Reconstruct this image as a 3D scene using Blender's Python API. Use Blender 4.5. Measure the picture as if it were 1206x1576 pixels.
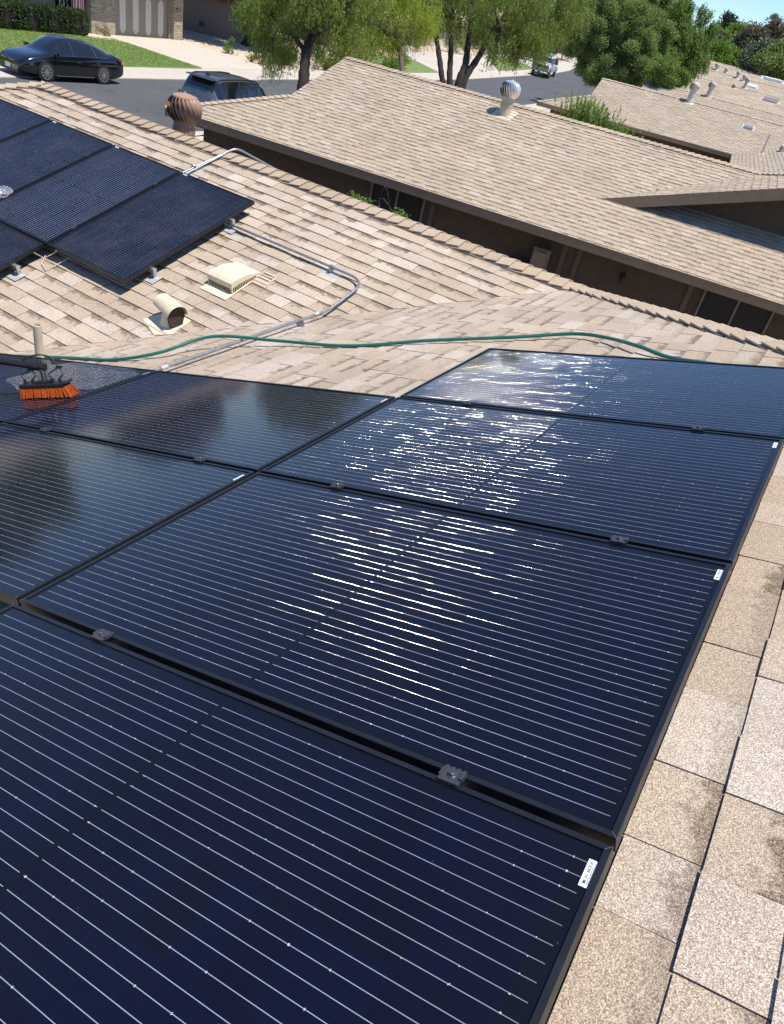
import bpy, bmesh, math, random
import numpy as np
from mathutils import Vector, Matrix
for o in list(bpy.data.objects): bpy.data.objects.remove(o)
SC=bpy.context.scene; COL=SC.collection
R=math.radians
# ------------------------------------------------------------------ camera
FPX,CX,CY=1128.71,619.807,781.266
RCW=((0.8260072,0.44780927,-0.34231414),(0.52724211,-0.39908449,0.75016487),(0.19931852,-0.80012401,-0.56575056))
CAM=(1.53761821,-0.90965645,1.65138725)
cd=bpy.data.cameras.new('camera'); co=bpy.data.objects.new('camera',cd); COL.objects.link(co)
cd.sensor_fit='HORIZONTAL'; cd.sensor_width=36.0; cd.lens=36*FPX/1206
cd.shift_x=-(CX-603)/1206; cd.shift_y=-(788-CY)/1206
cd.clip_start=0.05; cd.clip_end=4000
co.matrix_world=Matrix([[RCW[i][0],-RCW[i][1],-RCW[i][2],CAM[i]] for i in range(3)]+[[0,0,0,1]])
SC.camera=co
# ------------------------------------------------------------------ light
SUN_AZ,SUN_EL=R(5),R(69)
w=bpy.data.worlds.new("World"); SC.world=w; w.use_nodes=True
nt=w.node_tree; bg=nt.nodes['Background']; sk=nt.nodes.new('ShaderNodeTexSky'); sk.sky_type='NISHITA'
sk.sun_disc=False; sk.sun_elevation=SUN_EL; sk.sun_rotation=R(90)-SUN_AZ; sk.altitude=1500; sk.air_density=1.05; sk.dust_density=0.25; sk.ozone_density=3.0
tn=nt.nodes.new('ShaderNodeMix'); tn.data_type='RGBA'; tn.blend_type='MULTIPLY'; tn.inputs[0].default_value=1; tn.inputs[7].default_value=(.78,.91,1.12,1); nt.links.new(sk.outputs[0],tn.inputs[6]); nt.links.new(tn.outputs[2],bg.inputs[0]); bg.inputs[1].default_value=0.12
sd=bpy.data.lights.new('sun','SUN'); sd.energy=4.8; sd.angle=R(0.53); sd.color=(1,0.945,0.85)
so=bpy.data.objects.new('sun',sd); COL.objects.link(so)
SV=Vector((math.cos(SUN_EL)*math.cos(SUN_AZ),math.cos(SUN_EL)*math.sin(SUN_AZ),math.sin(SUN_EL)))
so.rotation_euler=SV.to_track_quat('Z','Y').to_euler(); so.location=(0,0,30)
SC.view_settings.view_transform='Standard'; SC.view_settings.look='None'; SC.view_settings.exposure=0.45; SC.view_settings.gamma=1
# ------------------------------------------------------------------ helpers
def V3(*a): return Vector(a)
class MB:
    def __init__(s): s.v=[];s.f=[];s.m=[];s.uv=[];s.c=[];s.hasuv=False
    def face(s,pts,mi=0,uv=None,c=None):
        b=len(s.v); s.v+= [tuple(p) for p in pts]; s.f.append(tuple(range(b,b+len(pts)))); s.m.append(mi)
        s.uv.append(uv); s.c.append(c)
        if uv or c: s.hasuv=True
    def idx(s,pts,faces,mi=0):
        b=len(s.v); s.v+=[tuple(p) for p in pts]
        for f in faces: s.f.append(tuple(b+i for i in f)); s.m.append(mi); s.uv.append(None); s.c.append(None)
    def box(s,c,d,mi=0,rot=None):
        c=Vector(c);hx,hy,hz=[q/2 for q in d]
        P=[Vector((x,y,z)) for x in(-hx,hx) for y in(-hy,hy) for z in(-hz,hz)]
        if rot is not None: P=[rot@p for p in P]
        P=[c+p for p in P]
        s.idx(P,[(0,1,3,2),(4,6,7,5),(0,4,5,1),(2,3,7,6),(0,2,6,4),(1,5,7,3)],mi)
    def bb(s,a,b,mi=0): s.box([(a[i]+b[i])/2 for i in range(3)],[abs(b[i]-a[i]) for i in range(3)],mi)
    def prism(s,poly,z0,z1,mi=0):
        n=len(poly); P=[(x,y,z0) for x,y in poly]+[(x,y,z1) for x,y in poly]
        s.idx(P,[tuple(range(n-1,-1,-1)),tuple(range(n,2*n))]+[(i,(i+1)%n,n+(i+1)%n,n+i) for i in range(n)],mi)
    def tube(s,pts,r,n=10,mi=0,cap=True):
        pts=[Vector(p) for p in pts]
        if not isinstance(r,(list,tuple)): r=[r]*len(pts)
        rings=[];up=None
        for i,p in enumerate(pts):
            d=(pts[min(i+1,len(pts)-1)]-pts[max(i-1,0)]).normalized()
            if up is None:
                up=Vector((0,0,1)) if abs(d.z)<.9 else Vector((1,0,0))
            a=(up-d*up.dot(d)).normalized(); up=a; b=d.cross(a)
            rings.append([p+(a*math.cos(t)+b*math.sin(t))*r[i] for t in [2*math.pi*k/n for k in range(n)]])
        P=[q for g in rings for q in g]; F=[]
        for i in range(len(pts)-1):
            for k in range(n): F.append((i*n+k,i*n+(k+1)%n,(i+1)*n+(k+1)%n,(i+1)*n+k))
        if cap: F+= [tuple(range(n-1,-1,-1)),tuple((len(pts)-1)*n+k for k in range(n))]
        s.idx(P,F,mi)
    def lathe(s,prof,n=24,mi=0,o=(0,0,0),cap=True):
        P=[];F=[]
        for r,z in prof:
            for k in range(n):
                t=2*math.pi*k/n; P.append((o[0]+r*math.cos(t),o[1]+r*math.sin(t),o[2]+z))
        for i in range(len(prof)-1):
            for k in range(n): F.append((i*n+k,i*n+(k+1)%n,(i+1)*n+(k+1)%n,(i+1)*n+k))
        if cap: F+=[tuple(range(n-1,-1,-1)),tuple((len(prof)-1)*n+k for k in range(n))]
        s.idx(P,F,mi)
    def build(s,name,mats,parent=None,smooth=None,bevel=0,fix=True):
        me=bpy.data.meshes.new(name); me.from_pydata(s.v,[],s.f)
        if not isinstance(mats,(list,tuple)): mats=[mats]
        for m in mats: me.materials.append(m)
        if len(mats)>1: me.polygons.foreach_set('material_index',s.m)
        if s.hasuv:
            u=me.uv_layers.new(name='UVMap'); ca=me.color_attributes.new('tab','FLOAT_COLOR','CORNER')
            ud=[];cdn=[]
            for f,uv,c in zip(s.f,s.uv,s.c):
                for i in range(len(f)):
                    ud+= list(uv[i]) if uv else [0.0,0.0]
                    cdn+= list(c[i]) if c else [.5,0,.5,1]
            me.uv_layers['UVMap'].data.foreach_set('uv',np.array(ud,dtype=np.float32)); me.color_attributes['tab'].data.foreach_set('color',np.array(cdn,dtype=np.float32))
        if fix:
            bm=bmesh.new(); bm.from_mesh(me)
            if smooth is not None or bevel: bmesh.ops.remove_doubles(bm,verts=bm.verts,dist=1e-5)
            bmesh.ops.recalc_face_normals(bm,faces=bm.faces); bm.to_mesh(me); bm.free()
        me.update()
        if smooth is not None:
            me.shade_smooth(); me.set_sharp_from_angle(angle=R(smooth))
        o=bpy.data.objects.new(name,me); COL.objects.link(o)
        if parent: o.parent=parent
        if bevel:
            b=o.modifiers.new('bevel','BEVEL'); b.width=bevel; b.segments=2; b.limit_method='ANGLE'
        return o
def tag(o,label=None,cat=None,group=None,kind=None):
    if label:o['label']=label
    if cat:o['category']=cat
    if group:o['group']=group
    if kind:o['kind']=kind
    return o
def empty(name,loc=(0,0,0),rz=0,label=None,cat=None,group=None):
    o=bpy.data.objects.new(name,None); COL.objects.link(o); o.location=loc; o.rotation_euler=(0,0,rz)
    o.empty_display_size=.2
    return tag(o,label,cat,group)
def copy_tree(o,parent=None):
    c=o.copy(); COL.objects.link(c); c.parent=parent
    for ch in list(o.children): copy_tree(ch,c)
    return c
def struct(o): o['kind']='structure'; return o
# ------------------------------------------------------------------ materials
class NT:
    def __init__(s,name):
        s.mat=bpy.data.materials.new(name); s.mat.use_nodes=True; s.t=s.mat.node_tree
        s.b=s.t.nodes['Principled BSDF']; s.out=s.t.nodes['Material Output']
    def n(s,ty,**k):
        x=s.t.nodes.new('ShaderNode'+ty)
        for a,b in k.items(): setattr(x,a,b)
        return x
    def l(s,a,b): s.t.links.new(a,b)
    def put(s,sock,v):
        if hasattr(v,'is_output') or hasattr(v,'links'): s.l(v,sock)
        else: sock.default_value=v
    def m(s,op,a,b=None,c=None,clamp=False):
        x=s.n('Math',operation=op,use_clamp=clamp); s.put(x.inputs[0],a)
        if b is not None: s.put(x.inputs[1],b)
        if c is not None: s.put(x.inputs[2],c)
        return x.outputs[0]
    def noise(s,vec,scale,detail=3,rough=.5,out=0):
        x=s.n('TexNoise'); x.inputs['Scale'].default_value=scale; x.inputs['Detail'].default_value=detail; x.inputs['Roughness'].default_value=rough
        if vec is not None: s.l(vec,x.inputs['Vector'])
        return x.outputs[out]
    def coord(s,which='Object'): return s.n('TexCoord').outputs[which]
    def mix(s,f,a,b,bt='MIX'):
        x=s.n('Mix',data_type='RGBA',blend_type=bt); s.put(x.inputs[0],f)
        for i,q in ((6,a),(7,b)):
            if isinstance(q,tuple) and len(q)==3:q=q+(1,)
            s.put(x.inputs[i],q)
        return x.outputs[2]
    def rng(s,v,a,b,c,d,clamp=True):
        x=s.n('MapRange',clamp=clamp); s.put(x.inputs[0],v)
        for i,q in enumerate((a,b,c,d)): s.put(x.inputs[i+1],q)
        return x.outputs[0]
    def ss(s,v,a,b):
        x=s.n('MapRange',interpolation_type='SMOOTHSTEP'); s.put(x.inputs[0],v); s.put(x.inputs[1],a); s.put(x.inputs[2],b); return x.outputs[0]
    def bump(s,h,st,dist=.01):
        x=s.n('Bump'); x.inputs['Strength'].default_value=st; x.inputs['Distance'].default_value=dist; s.l(h,x.inputs['Height']); s.l(x.outputs[0],s.b.inputs['Normal'])
    def col(s,v):
        if isinstance(v,tuple) and len(v)==3:v=v+(1,)
        s.put(s.b.inputs['Base Color'],v)
    def set(s,**k):
        for a,v in k.items(): s.put(s.b.inputs[a.replace('_',' ')],v)
def simple(name,c,rough=.6,metal=0,var=.12,scale=6,bump=0,bscale=60,coat=0,spec=.5):
    t=NT(name); co_=t.coord(); nz=t.noise(co_,scale,4,.6)
    f=t.rng(nz,.3,.7,1-var,1+var); v=t.n('Combine' 'XYZ'); 
    x=t.n('VectorMath',operation='SCALE'); x.inputs[0].default_value=c; t.l(f,x.inputs['Scale'])
    t.l(x.outputs[0],t.b.inputs['Base Color'])
    rr=t.rng(t.noise(co_,scale*3,3),.3,.7,max(0.02,rough*.85),min(1,rough*1.15)); t.l(rr,t.b.inputs['Roughness'])
    t.set(Metallic=metal); t.b.inputs['Specular IOR Level'].default_value=spec
    if coat: t.b.inputs['Coat Weight'].default_value=coat; t.b.inputs['Coat Roughness'].default_value=.03
    if bump: t.bump(t.noise(co_,bscale,4,.6),bump)
    return t.mat
def shingle_mat(name,base,dark,light,grain=430,expo_dark=1.0,var=.07):
    t=NT(name); ob=t.coord()
    at=t.n('Attribute',attribute_name='tab'); sep=t.n('SeparateColor'); t.l(at.outputs['Color'],sep.inputs[0])
    tint,band,hue=sep.outputs[0],sep.outputs[1],sep.outputs[2]
    uv=t.n('TexCoord').outputs['UV']; su=t.n('SeparateXYZ'); t.l(uv,su.inputs[0])
    n1=t.noise(ob,22,4,.65)
    vv=t.m('ADD',su.outputs[1],t.rng(n1,.3,.7,-.28,.28))
    bandm=t.m('MULTIPLY',t.ss(vv,.55,.85),band)
    g=t.noise(ob,grain,2,.7); g2=t.n('TexVoronoi'); g2.inputs['Scale'].default_value=grain*1.15; t.l(ob,g2.inputs['Vector'])
    gs=t.n('SeparateColor'); t.l(g2.outputs['Color'],gs.inputs[0])
    c=t.mix(t.rng(hue,0,1.5,0,.72),base,light)
    spk=t.rng(gs.outputs[0],0,1,.50,1.55); 
    c=t.mix(t.m('MULTIPLY',bandm,t.rng(gs.outputs[1],0.1,.9,.35,1.3),clamp=True),c,dark)
    big=t.rng(t.noise(ob,1.1,4,.6),.3,.7,.9,1.08)
    f=t.m('MULTIPLY',t.m('MULTIPLY',spk,t.rng(tint,0,1,1-var,1+var)),big)
    x=t.n('VectorMath',operation='SCALE'); t.l(c,x.inputs[0]); t.l(f,x.inputs['Scale'])
    # brownish granules
    c2=t.mix(t.m('MULTIPLY',t.m('GREATER_THAN',gs.outputs[2],.8),.45),x.outputs[0],(dark[0]*1.3,dark[1]*1.25,dark[2]*1.1))
    t.col(c2); t.set(Roughness=.95); t.b.inputs['Specular IOR Level'].default_value=.25
    t.bump(g2.outputs['Distance'],.45,.0015)
    return t.mat
M={}
M['sh_own']=shingle_mat('sand_shingle',(.405,.325,.245),(.095,.068,.045),(.56,.50,.44))
M['sh_cap']=shingle_mat('sand_shingle_cap',(.385,.30,.215),(.2,.155,.11),(.45,.385,.31))
M['sh_n2']=shingle_mat('tan_shingle',(.365,.295,.22),(.17,.13,.095),(.45,.395,.33),grain=120,var=.07)
M['sh_n3']=shingle_mat('far_tan_shingle',(.36,.295,.225),(.20,.16,.12),(.43,.375,.31),grain=60,var=.06)
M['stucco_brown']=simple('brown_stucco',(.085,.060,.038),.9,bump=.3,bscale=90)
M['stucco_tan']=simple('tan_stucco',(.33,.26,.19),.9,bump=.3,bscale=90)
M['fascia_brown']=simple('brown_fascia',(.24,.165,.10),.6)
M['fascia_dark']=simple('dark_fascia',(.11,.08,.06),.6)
M['dark']=simple('dark_void',(.012,.011,.011),.8)
M['screen']=simple('window_screen',(.018,.016,.016),.5)
M['frame_white']=simple('aluminium_frame',(.20,.185,.165),.5,.2)
M['black_anod']=simple('black_anodised',(.010,.011,.014),.42,.1,var=.1)
M['frame_edge']=simple('mill_edge',(.28,.28,.3),.4,.6)
M['clamp']=simple('clamp_grey',(.10,.10,.11),.42,.7)
M['alu']=simple('mill_aluminium',(.62,.62,.62),.35,.85)
M['galv']=simple('galvanised',(.33,.34,.34),.42,.7,var=.2,scale=20)
M['flash']=simple('flashing_metal',(.50,.51,.51),.45,.35)
M['hose']=simple('green_hose',(.012,.12,.085),.38,coat=.2)
M['cream']=simple('cream_painted_metal',(.66,.57,.40),.55,var=.1)
M['cream2']=simple('cream_flashing',(.70,.60,.43),.6,var=.12)
M['vent_shade']=simple('vent_inside_shade',(.045,.032,.022),.9)  # dark tone stands for the shade inside vent openings and slots
M['pvc']=simple('weathered_pipe',(.50,.44,.33),.7,var=.25)
M['copper']=simple('brown_painted_turbine',(.38,.22,.14),.36,0,var=.08,coat=.4)
M['silver']=simple('aluminium_turbine',(.80,.80,.79),.36,.8,var=.08)
M['stack_tan']=simple('tan_stack',(.50,.42,.29),.6)
M['orange']=simple('orange_bristle',(.42,.085,.008),.6,var=.35,scale=90)
M['rubber']=simple('black_rubber',(.012,.012,.013),.45)
M['asphalt']=None
M['brickpale']=None
# ------------------------------------------------------------------ photovoltaic sheet
PL,PW=1.755,1.0286
def pv_mat(name='cell_glass',hw=.0007,FA=37.9,busbright=1.0,dust=.0,cellc=(.0008,.0013,.0075),rough=.08,tex=True):
    t=NT(name); ob=t.coord(); s=t.n('SeparateXYZ'); t.l(ob,s.inputs[0]); X,Y=s.outputs[0],s.outputs[1]
    oi=t.n('ObjectInfo').outputs['Random']
    m=t.m
    # cell grid
    cy=m('DIVIDE',m('SUBTRACT',Y,.028),.1625); fy=m('MULTIPLY',m('FRACT',cy),.1625)
    iny=m('MULTIPLY',m('GREATER_THAN',cy,0),m('LESS_THAN',cy,6.0))
    q=m('SUBTRACT',m('FRACT',m('ADD',m('DIVIDE',m('SUBTRACT',fy,.0158),.0315),.5)),.5)
    side=m('GREATER_THAN',X,.8775)
    x0=m('MULTIPLY_ADD',side,.8375,.0512)
    lx=m('SUBTRACT',X,x0)           # 0..0.8163 inside a half
    cx_=m('DIVIDE',lx,.0814); fx=m('MULTIPLY',m('FRACT',cx_),.0814)
    inx=m('MULTIPLY',m('GREATER_THAN',cx_,0),m('LESS_THAN',cx_,10.0))
    cell=m('MULTIPLY',m('MULTIPLY',inx,iny),m('MULTIPLY',m('LESS_THAN',fx,.0797),m('LESS_THAN',fy,.1588)))
    sc=m('DIVIDE',m('MULTIPLY',q,.0315),hw)
    lim=m('MULTIPLY',m('GREATER_THAN',lx,m('MULTIPLY_ADD',side,.0195,-.025)),m('LESS_THAN',lx,m('MULTIPLY_ADD',side,.0217,.8200)))
    bus=m('MULTIPLY',m('MULTIPLY',m('LESS_THAN',m('ABSOLUTE',sc),1.0),iny),m('MULTIPLY',lim,m('LESS_THAN',fy,.1575)))
    # solder points at cell joints, their glints painted as pale dots
    jx=m('ABSOLUTE',m('SUBTRACT',m('FRACT',m('ADD',cx_,.5)),.5)); 
    # ids for random
    cid=t.n('CombineXYZ'); t.l(m('FLOOR',m('ADD',cx_,m('MULTIPLY',side,20.0))),cid.inputs[0]); t.l(m('FLOOR',m('DIVIDE',Y,.0315)),cid.inputs[1]); t.l(m('MULTIPLY',oi,97.0),cid.inputs[2])
    wn=t.n('TexWhiteNoise'); t.l(cid.outputs[0],wn.inputs['Vector']); ws=t.n('SeparateColor'); t.l(wn.outputs['Color'],ws.inputs[0])
    oc=t.n('CombineXYZ'); t.l(X,oc.inputs[0]); t.l(Y,oc.inputs[1]); t.l(m('MULTIPLY',oi,13.0),oc.inputs[2])
    n1=t.noise(oc.outputs[0],9,3)
    n2=t.noise(oc.outputs[0],70,2)
    ang=m('ADD',m('ADD',R(FA),m('MULTIPLY',m('SUBTRACT',ws.outputs[0],.5),.11)),m('ADD',m('MULTIPLY',m('SUBTRACT',n1,.5),.04),m('MULTIPLY',m('SUBTRACT',n2,.5),.09)))
    bb_=m('MULTIPLY_ADD',sc,.62,m('MULTIPLY',m('SIGN',sc),.42))
    nn=t.n('CombineXYZ'); ca=m('COSINE',ang); t.l(m('SINE',ang),nn.inputs[0]); t.l(m('MULTIPLY',ca,m('SINE',bb_)),nn.inputs[1]); t.l(m('MULTIPLY',ca,m('COSINE',bb_)),nn.inputs[2])
    vt=t.n('VectorTransform',vector_type='NORMAL',convert_from='OBJECT',convert_to='WORLD'); t.l(nn.outputs[0],vt.inputs[0])
    ge=t.n('NewGeometry')
    mv=t.n('Mix',data_type='VECTOR'); t.l(bus,mv.inputs[0]); t.l(ge.outputs['Normal'],mv.inputs[4]); t.l(vt.outputs[0],mv.inputs[5])
    nv=t.n('VectorMath',operation='NORMALIZE'); t.l(mv.outputs[1],nv.inputs[0]); t.l(nv.outputs[0],t.b.inputs['Normal'])
    # colours
    fin=m('LESS_THAN',m('FRACT',m('DIVIDE',X,.0016)),.16)
    wnc=t.n('TexWhiteNoise'); c2=t.n('CombineXYZ'); t.l(m('FLOOR',m('ADD',cx_,m('MULTIPLY',side,20.0))),c2.inputs[0]); t.l(m('FLOOR',cy),c2.inputs[1]); t.l(m('MULTIPLY',oi,31.0),c2.inputs[2]); t.l(c2.outputs[0],wnc.inputs['Vector'])
    cc=t.mix(t.rng(wnc.outputs['Value'],0,1,0,1),cellc,(cellc[0]*1.2,cellc[1]*1.4,cellc[2]*1.7))
    cc=t.mix(m('MULTIPLY',fin,.14),cc,(.10,.11,.14))
    base=t.mix(cell,(.0035,.0045,.009),cc)
    base=t.mix(bus,base,(.80*busbright,.76*busbright,.70*busbright))
    dot=m('MULTIPLY',m('MULTIPLY',m('LESS_THAN',m('ABSOLUTE',sc),2.6),m('LESS_THAN',jx,.019)),m('MULTIPLY',iny,m('GREATER_THAN',ws.outputs[1],.86)))
    base=t.mix(m('MULTIPLY',dot,m('SUBTRACT',1.0,bus)),base,(.75,.75,.74))
    dn=t.noise(oc.outputs[0],3.0,6,.65); dn2=t.n('TexNoise'); dn2.inputs['Scale'].default_value=1; dn2.inputs['Detail'].default_value=5
    mp=t.n('Mapping'); mp.inputs['Scale'].default_value=(2,26,1); t.l(oc.outputs[0],mp.inputs[0]); t.l(mp.outputs[0],dn2.inputs['Vector'])
    dm=m('MULTIPLY',m('ADD',t.rng(dn,.42,.75,0,1),m('MULTIPLY',t.rng(dn2.outputs[0],.5,.8,0,1),.6)),dust)
    # fine specks
    vo=t.n('TexVoronoi'); vo.inputs['Scale'].default_value=38; t.l(oc.outputs[0],vo.inputs['Vector'])
    vs=t.n('SeparateColor'); t.l(vo.outputs['Color'],vs.inputs[0])
    speck=m('MULTIPLY',m('LESS_THAN',vo.outputs['Distance'],.045),m('GREATER_THAN',vs.outputs[0],.86))
    base=t.mix(m('ADD',dm,m('MULTIPLY',speck,.28),clamp=True),base,(.24,.21,.18))
    t.col(base)
    t.put(t.b.inputs['Metallic'],m('MULTIPLY',bus,.8)); t.put(t.b.inputs['Roughness'],m('MULTIPLY_ADD',bus,-.39,.5))
    t.b.inputs['Specular IOR Level'].default_value=.06
    t.b.inputs['Coat Weight'].default_value=1; t.b.inputs['Coat IOR'].default_value=1.265; t.b.inputs['Coat Roughness'].default_value=rough
    cb=t.n('Bump'); cb.inputs['Strength'].default_value=.05; cb.inputs['Distance'].default_value=.004; t.l(t.noise(oc.outputs[0],26,2),cb.inputs['Height']); t.l(cb.outputs[0],t.b.inputs['Coat Normal'])
    return t.mat
M['pv']=pv_mat(dust=.006)
M['pvglint']=pv_mat('cell_glass_glint',dust=.05,busbright=1.5,hw=.0013,cellc=(.0022,.0034,.011),rough=.09)  # wider, brighter busbar colour paints in the glints of one far panel
M['pvfar']=pv_mat('cell_glass_dusty',dust=.075,busbright=.9,hw=.0010,cellc=(.0014,.0022,.008),rough=.09)
def label_mat():
    t=NT('serial_label'); ob=t.coord(); s=t.n('SeparateXYZ'); t.l(ob,s.inputs[0])
    wn=t.n('TexWhiteNoise',noise_dimensions='1D'); t.l(t.m('FLOOR',t.m('MULTIPLY',s.outputs[1],1400.0)),wn.inputs['W'])
    bars=t.m('GREATER_THAN',wn.outputs['Value'],.5)
    lx=s.outputs[0]
    zone=t.m('MULTIPLY',t.m('GREATER_THAN',lx,1.7315),t.m('LESS_THAN',lx,1.7365))
    wn2=t.n('TexWhiteNoise',noise_dimensions='2D'); c=t.n('CombineXYZ'); t.l(t.m('FLOOR',t.m('MULTIPLY',lx,1500.0)),c.inputs[0]); t.l(t.m('FLOOR',t.m('MULTIPLY',s.outputs[1],900.0)),c.inputs[1]); t.l(c.outputs[0],wn2.inputs['Vector'])
    z2=t.m('MULTIPLY',t.m('GREATER_THAN',lx,1.7378),t.m('LESS_THAN',lx,1.7405))
    k=t.m('ADD',t.m('MULTIPLY',bars,zone),t.m('MULTIPLY',t.m('GREATER_THAN',wn2.outputs['Value'],.55),z2),clamp=True)
    k=t.m('MULTIPLY',k,t.m('MULTIPLY',t.m('GREATER_THAN',s.outputs[1],PW-.088),t.m('LESS_THAN',s.outputs[1],PW-.043)))
    t.col(t.mix(k,(.82,.84,.86),(.09,.09,.1))); t.set(Roughness=.4); return t.mat
M['label']=label_mat()
def make_panel(pvm,label):
    root=empty('solar_panel'); 
    f=MB(); D=.034; lw=.0115
    for a,b in(((0,0),(PL,lw)),((0,PW-lw),(PL,PW)),((0,lw),(lw,PW-lw)),((PL-lw,lw),(PL,PW-lw))):
        f.bb((a[0],a[1],-.0035),(b[0],b[1],0))
    th=.0022
    f.bb((0,0,-D),(PL,th,-.0036)); f.bb((0,PW-th,-D),(PL,PW,-.0036)); f.bb((0,th,-D),(th,PW-th,-.0036)); f.bb((PL-th,th,-D),(PL,PW-th,-.0036))
    f.bb((th,th,-D),(.028,PW-th,-D+.0025)); f.bb((PL-.028,th,-D),(PL-th,PW-th,-D+.0025)); f.bb((.028,th,-D),(PL-.028,.028,-D+.0025)); f.bb((.028,PW-.028,-D),(PL-.028,PW-th,-D+.0025))
    e=f   # bright mitre lines at the corners
    for (x,y,sx,sy) in((0,0,1,1),(PL,0,-1,1),(0,PW,1,-1),(PL,PW,-1,-1)):
        d=Vector((sx,sy,0)).normalized(); n=Vector((-d.y,d.x,0))*.0004
        a=Vector((x,y,.0002)); b=a+d*lw*1.35
        e.face([a-n,b-n,b+n,a+n],1)
        e.bb((x-.0003*(1),y-sy*.0006,-.03),(x+.0003,y-sy*.0001,-.001),1)
    f.build('frame',[M['black_anod'],M['frame_edge']],root)
    g=MB(); g.bb((lw*.6,lw*.6,-.0075),(PL-lw*.6,PW-lw*.6,-.0037)); g.build('cell_sheet',pvm,root)
    l=MB(); l.bb((1.7275,PW-.094,-.0036),(1.7425,PW-.038,-.0031)); l.build('serial_label',M['label'],root)
    return tag(root,label,'solar panel')
K=math.tan(.324745); PIT=.324745; H0=-.15; C1=H0/math.cos(PIT); DV=-6.4
cP,sP=math.cos(PIT),math.sin(PIT)
U=Vector((cP,0,sP)); N1=Vector((-sP,0,cP)); VY=Vector((0,1,0))
KY=Vector((0,cP,sP)); N2=Vector((0,-sP,cP))
GU,GV=.0188,.01945
def near_z(x,h=0): return C1+K*x+h/cP
def far_z(y,h=0): return K*(y+DV)+C1+h/cP
NEARP=Matrix.Rotation(-PIT,4,'Y')
pan=None
near_list=[((0,-1),'nearest black solar panel at the bottom of the picture, its serial label beside the shingles'),
((0,0),'solar panel second from the front in the right column, glare streaks crossing its middle'),
((0,1),'solar panel third from the front in the right column, sun glare down its left half'),
((0,2),'farthest solar panel of the right column, just below the green hose'),
((-1,0),'solar panel at the left edge, between the wet brush panel and the brown side frame'),
((-1,1),'solar panel between the orange brush and the valley, third row from the front'),
((-2,1),'wet solar panel under the orange brush beside the vent pipe'),
((-2,0),'solar panel only a corner of which shows at the left edge below the orange brush')]
NP=None
for (i,j),lab in near_list:
    if NP is None: NP=make_panel(M['pv'],lab); o=NP
    else: o=copy_tree(NP)
    o['label']=lab; o['group']='solar panels of the near array'
    o.matrix_world=Matrix.Translation(U*(i*(PL+GU))+VY*(j*(PW+GV)))@NEARP
# far array
FARB=Matrix(((0,-1,0,0),(cP,0,-sP,0),(sP,0,cP,0),(0,0,0,1)))
FP=None
labs=['rightmost solar panel of the far array, dusty, its lower corner over the grey bracket','second panel from the right in the far array, with painted-in bright water glints','third panel from the right in the upper row of the far array','fourth panel from the right in the upper row of the far array','far array panel cut by the left edge of the picture, highest of its row','lower row panel of the far array at the left edge, its bracket end showing','lower row panel of the far array outside the left edge mostly hidden']
spots=[(-3.725-i*1.056,3.545,0) for i in range(5)]+[(-3.725-1.056-.02,3.545,-1),(-3.725-2.112-.02,3.545,-1)]
for (xr,y0,row),lab in zip(spots[:6],labs):
    if FP is None: FP=make_panel(M['pvfar'],lab); o=FP
    else: o=copy_tree(FP)
    o['label']=lab; o['group']='solar panels of the far array'
    p=Vector((xr,y0,far_z(y0,.15)))+KY*(row*(PL+.022))
    o.matrix_world=Matrix.Translation(p)@FARB
for o in bpy.data.objects:
    if o.name.startswith('cell_sheet') and o.parent and 'bright water glints' in o.parent.get('label',''):
        o.data=o.data.copy(); o.data.materials[0]=M['pvglint']
# ---------------- clamps, rails
def clamp_mb():
    c=MB()
    c.box((0,0,.003),(.046,.036,.003))
    for x in(-.019,-.0065,.006,.0185): c.box((x,-.019,.001),(.006,.006,.005)); c.box((x*.9,.018,.0035),(.007,.004,.006))
    c.lathe([(.0085,.0045),(.0085,.006),(.0078,.0065)],18)
    c.lathe([(.0062,.0065),(.0062,.0115),(.0052,.0125)],6)
    c.box((.021,-.004,.004),(.008,.02,.010)); c.box((-.022,.0,.0035),(.004,.02,.009))
    return c
def rail(name,a,b,up,clamps,label,group,feet,flashmat,endtab=False):
    a=Vector(a);b=Vector(b);d=(b-a).normalized();up=Vector(up);sd_=d.cross(up).normalized()
    root=empty(name,a,0,label,'mounting rail',group)
    MX=Matrix((d,sd_,up)).transposed(); L=(b-a).length
    r=MB(); r.box(MX@V3(L/2,0,0),(L,.034,.045),rot=MX); r.build('rail_bar',M['alu'],root,bevel=.003)
    for s in feet:
        f=MB(); f.box(MX@V3(s,.0,-.045),(.03,.035,.06),rot=MX); f.box(MX@V3(s,.018,-.03),(.028,.006,.075),rot=MX)
        f.box(MX@V3(s,.03,-.01),(.02,.022,.012),rot=MX)
        ft=f.build('foot',M['galv'],root,bevel=.002)
        g=MB(); g.box(MX@V3(s,-.02,-.0745),(.13,.15,.003),rot=MX); g.build('flashing',flashmat,ft)
    for s,h in clamps:
        c=clamp_mb(); P=MX@V3(s,0,h)
        RX=Matrix((sd_,-d,up)).transposed() if False else Matrix((sd_,d*-1,up)).transposed()
        for i in range(len(c.v)): c.v[i]=tuple(P+RX@Vector(c.v[i]))
        c.build('clamp',M['clamp'],root)
    return root
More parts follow.
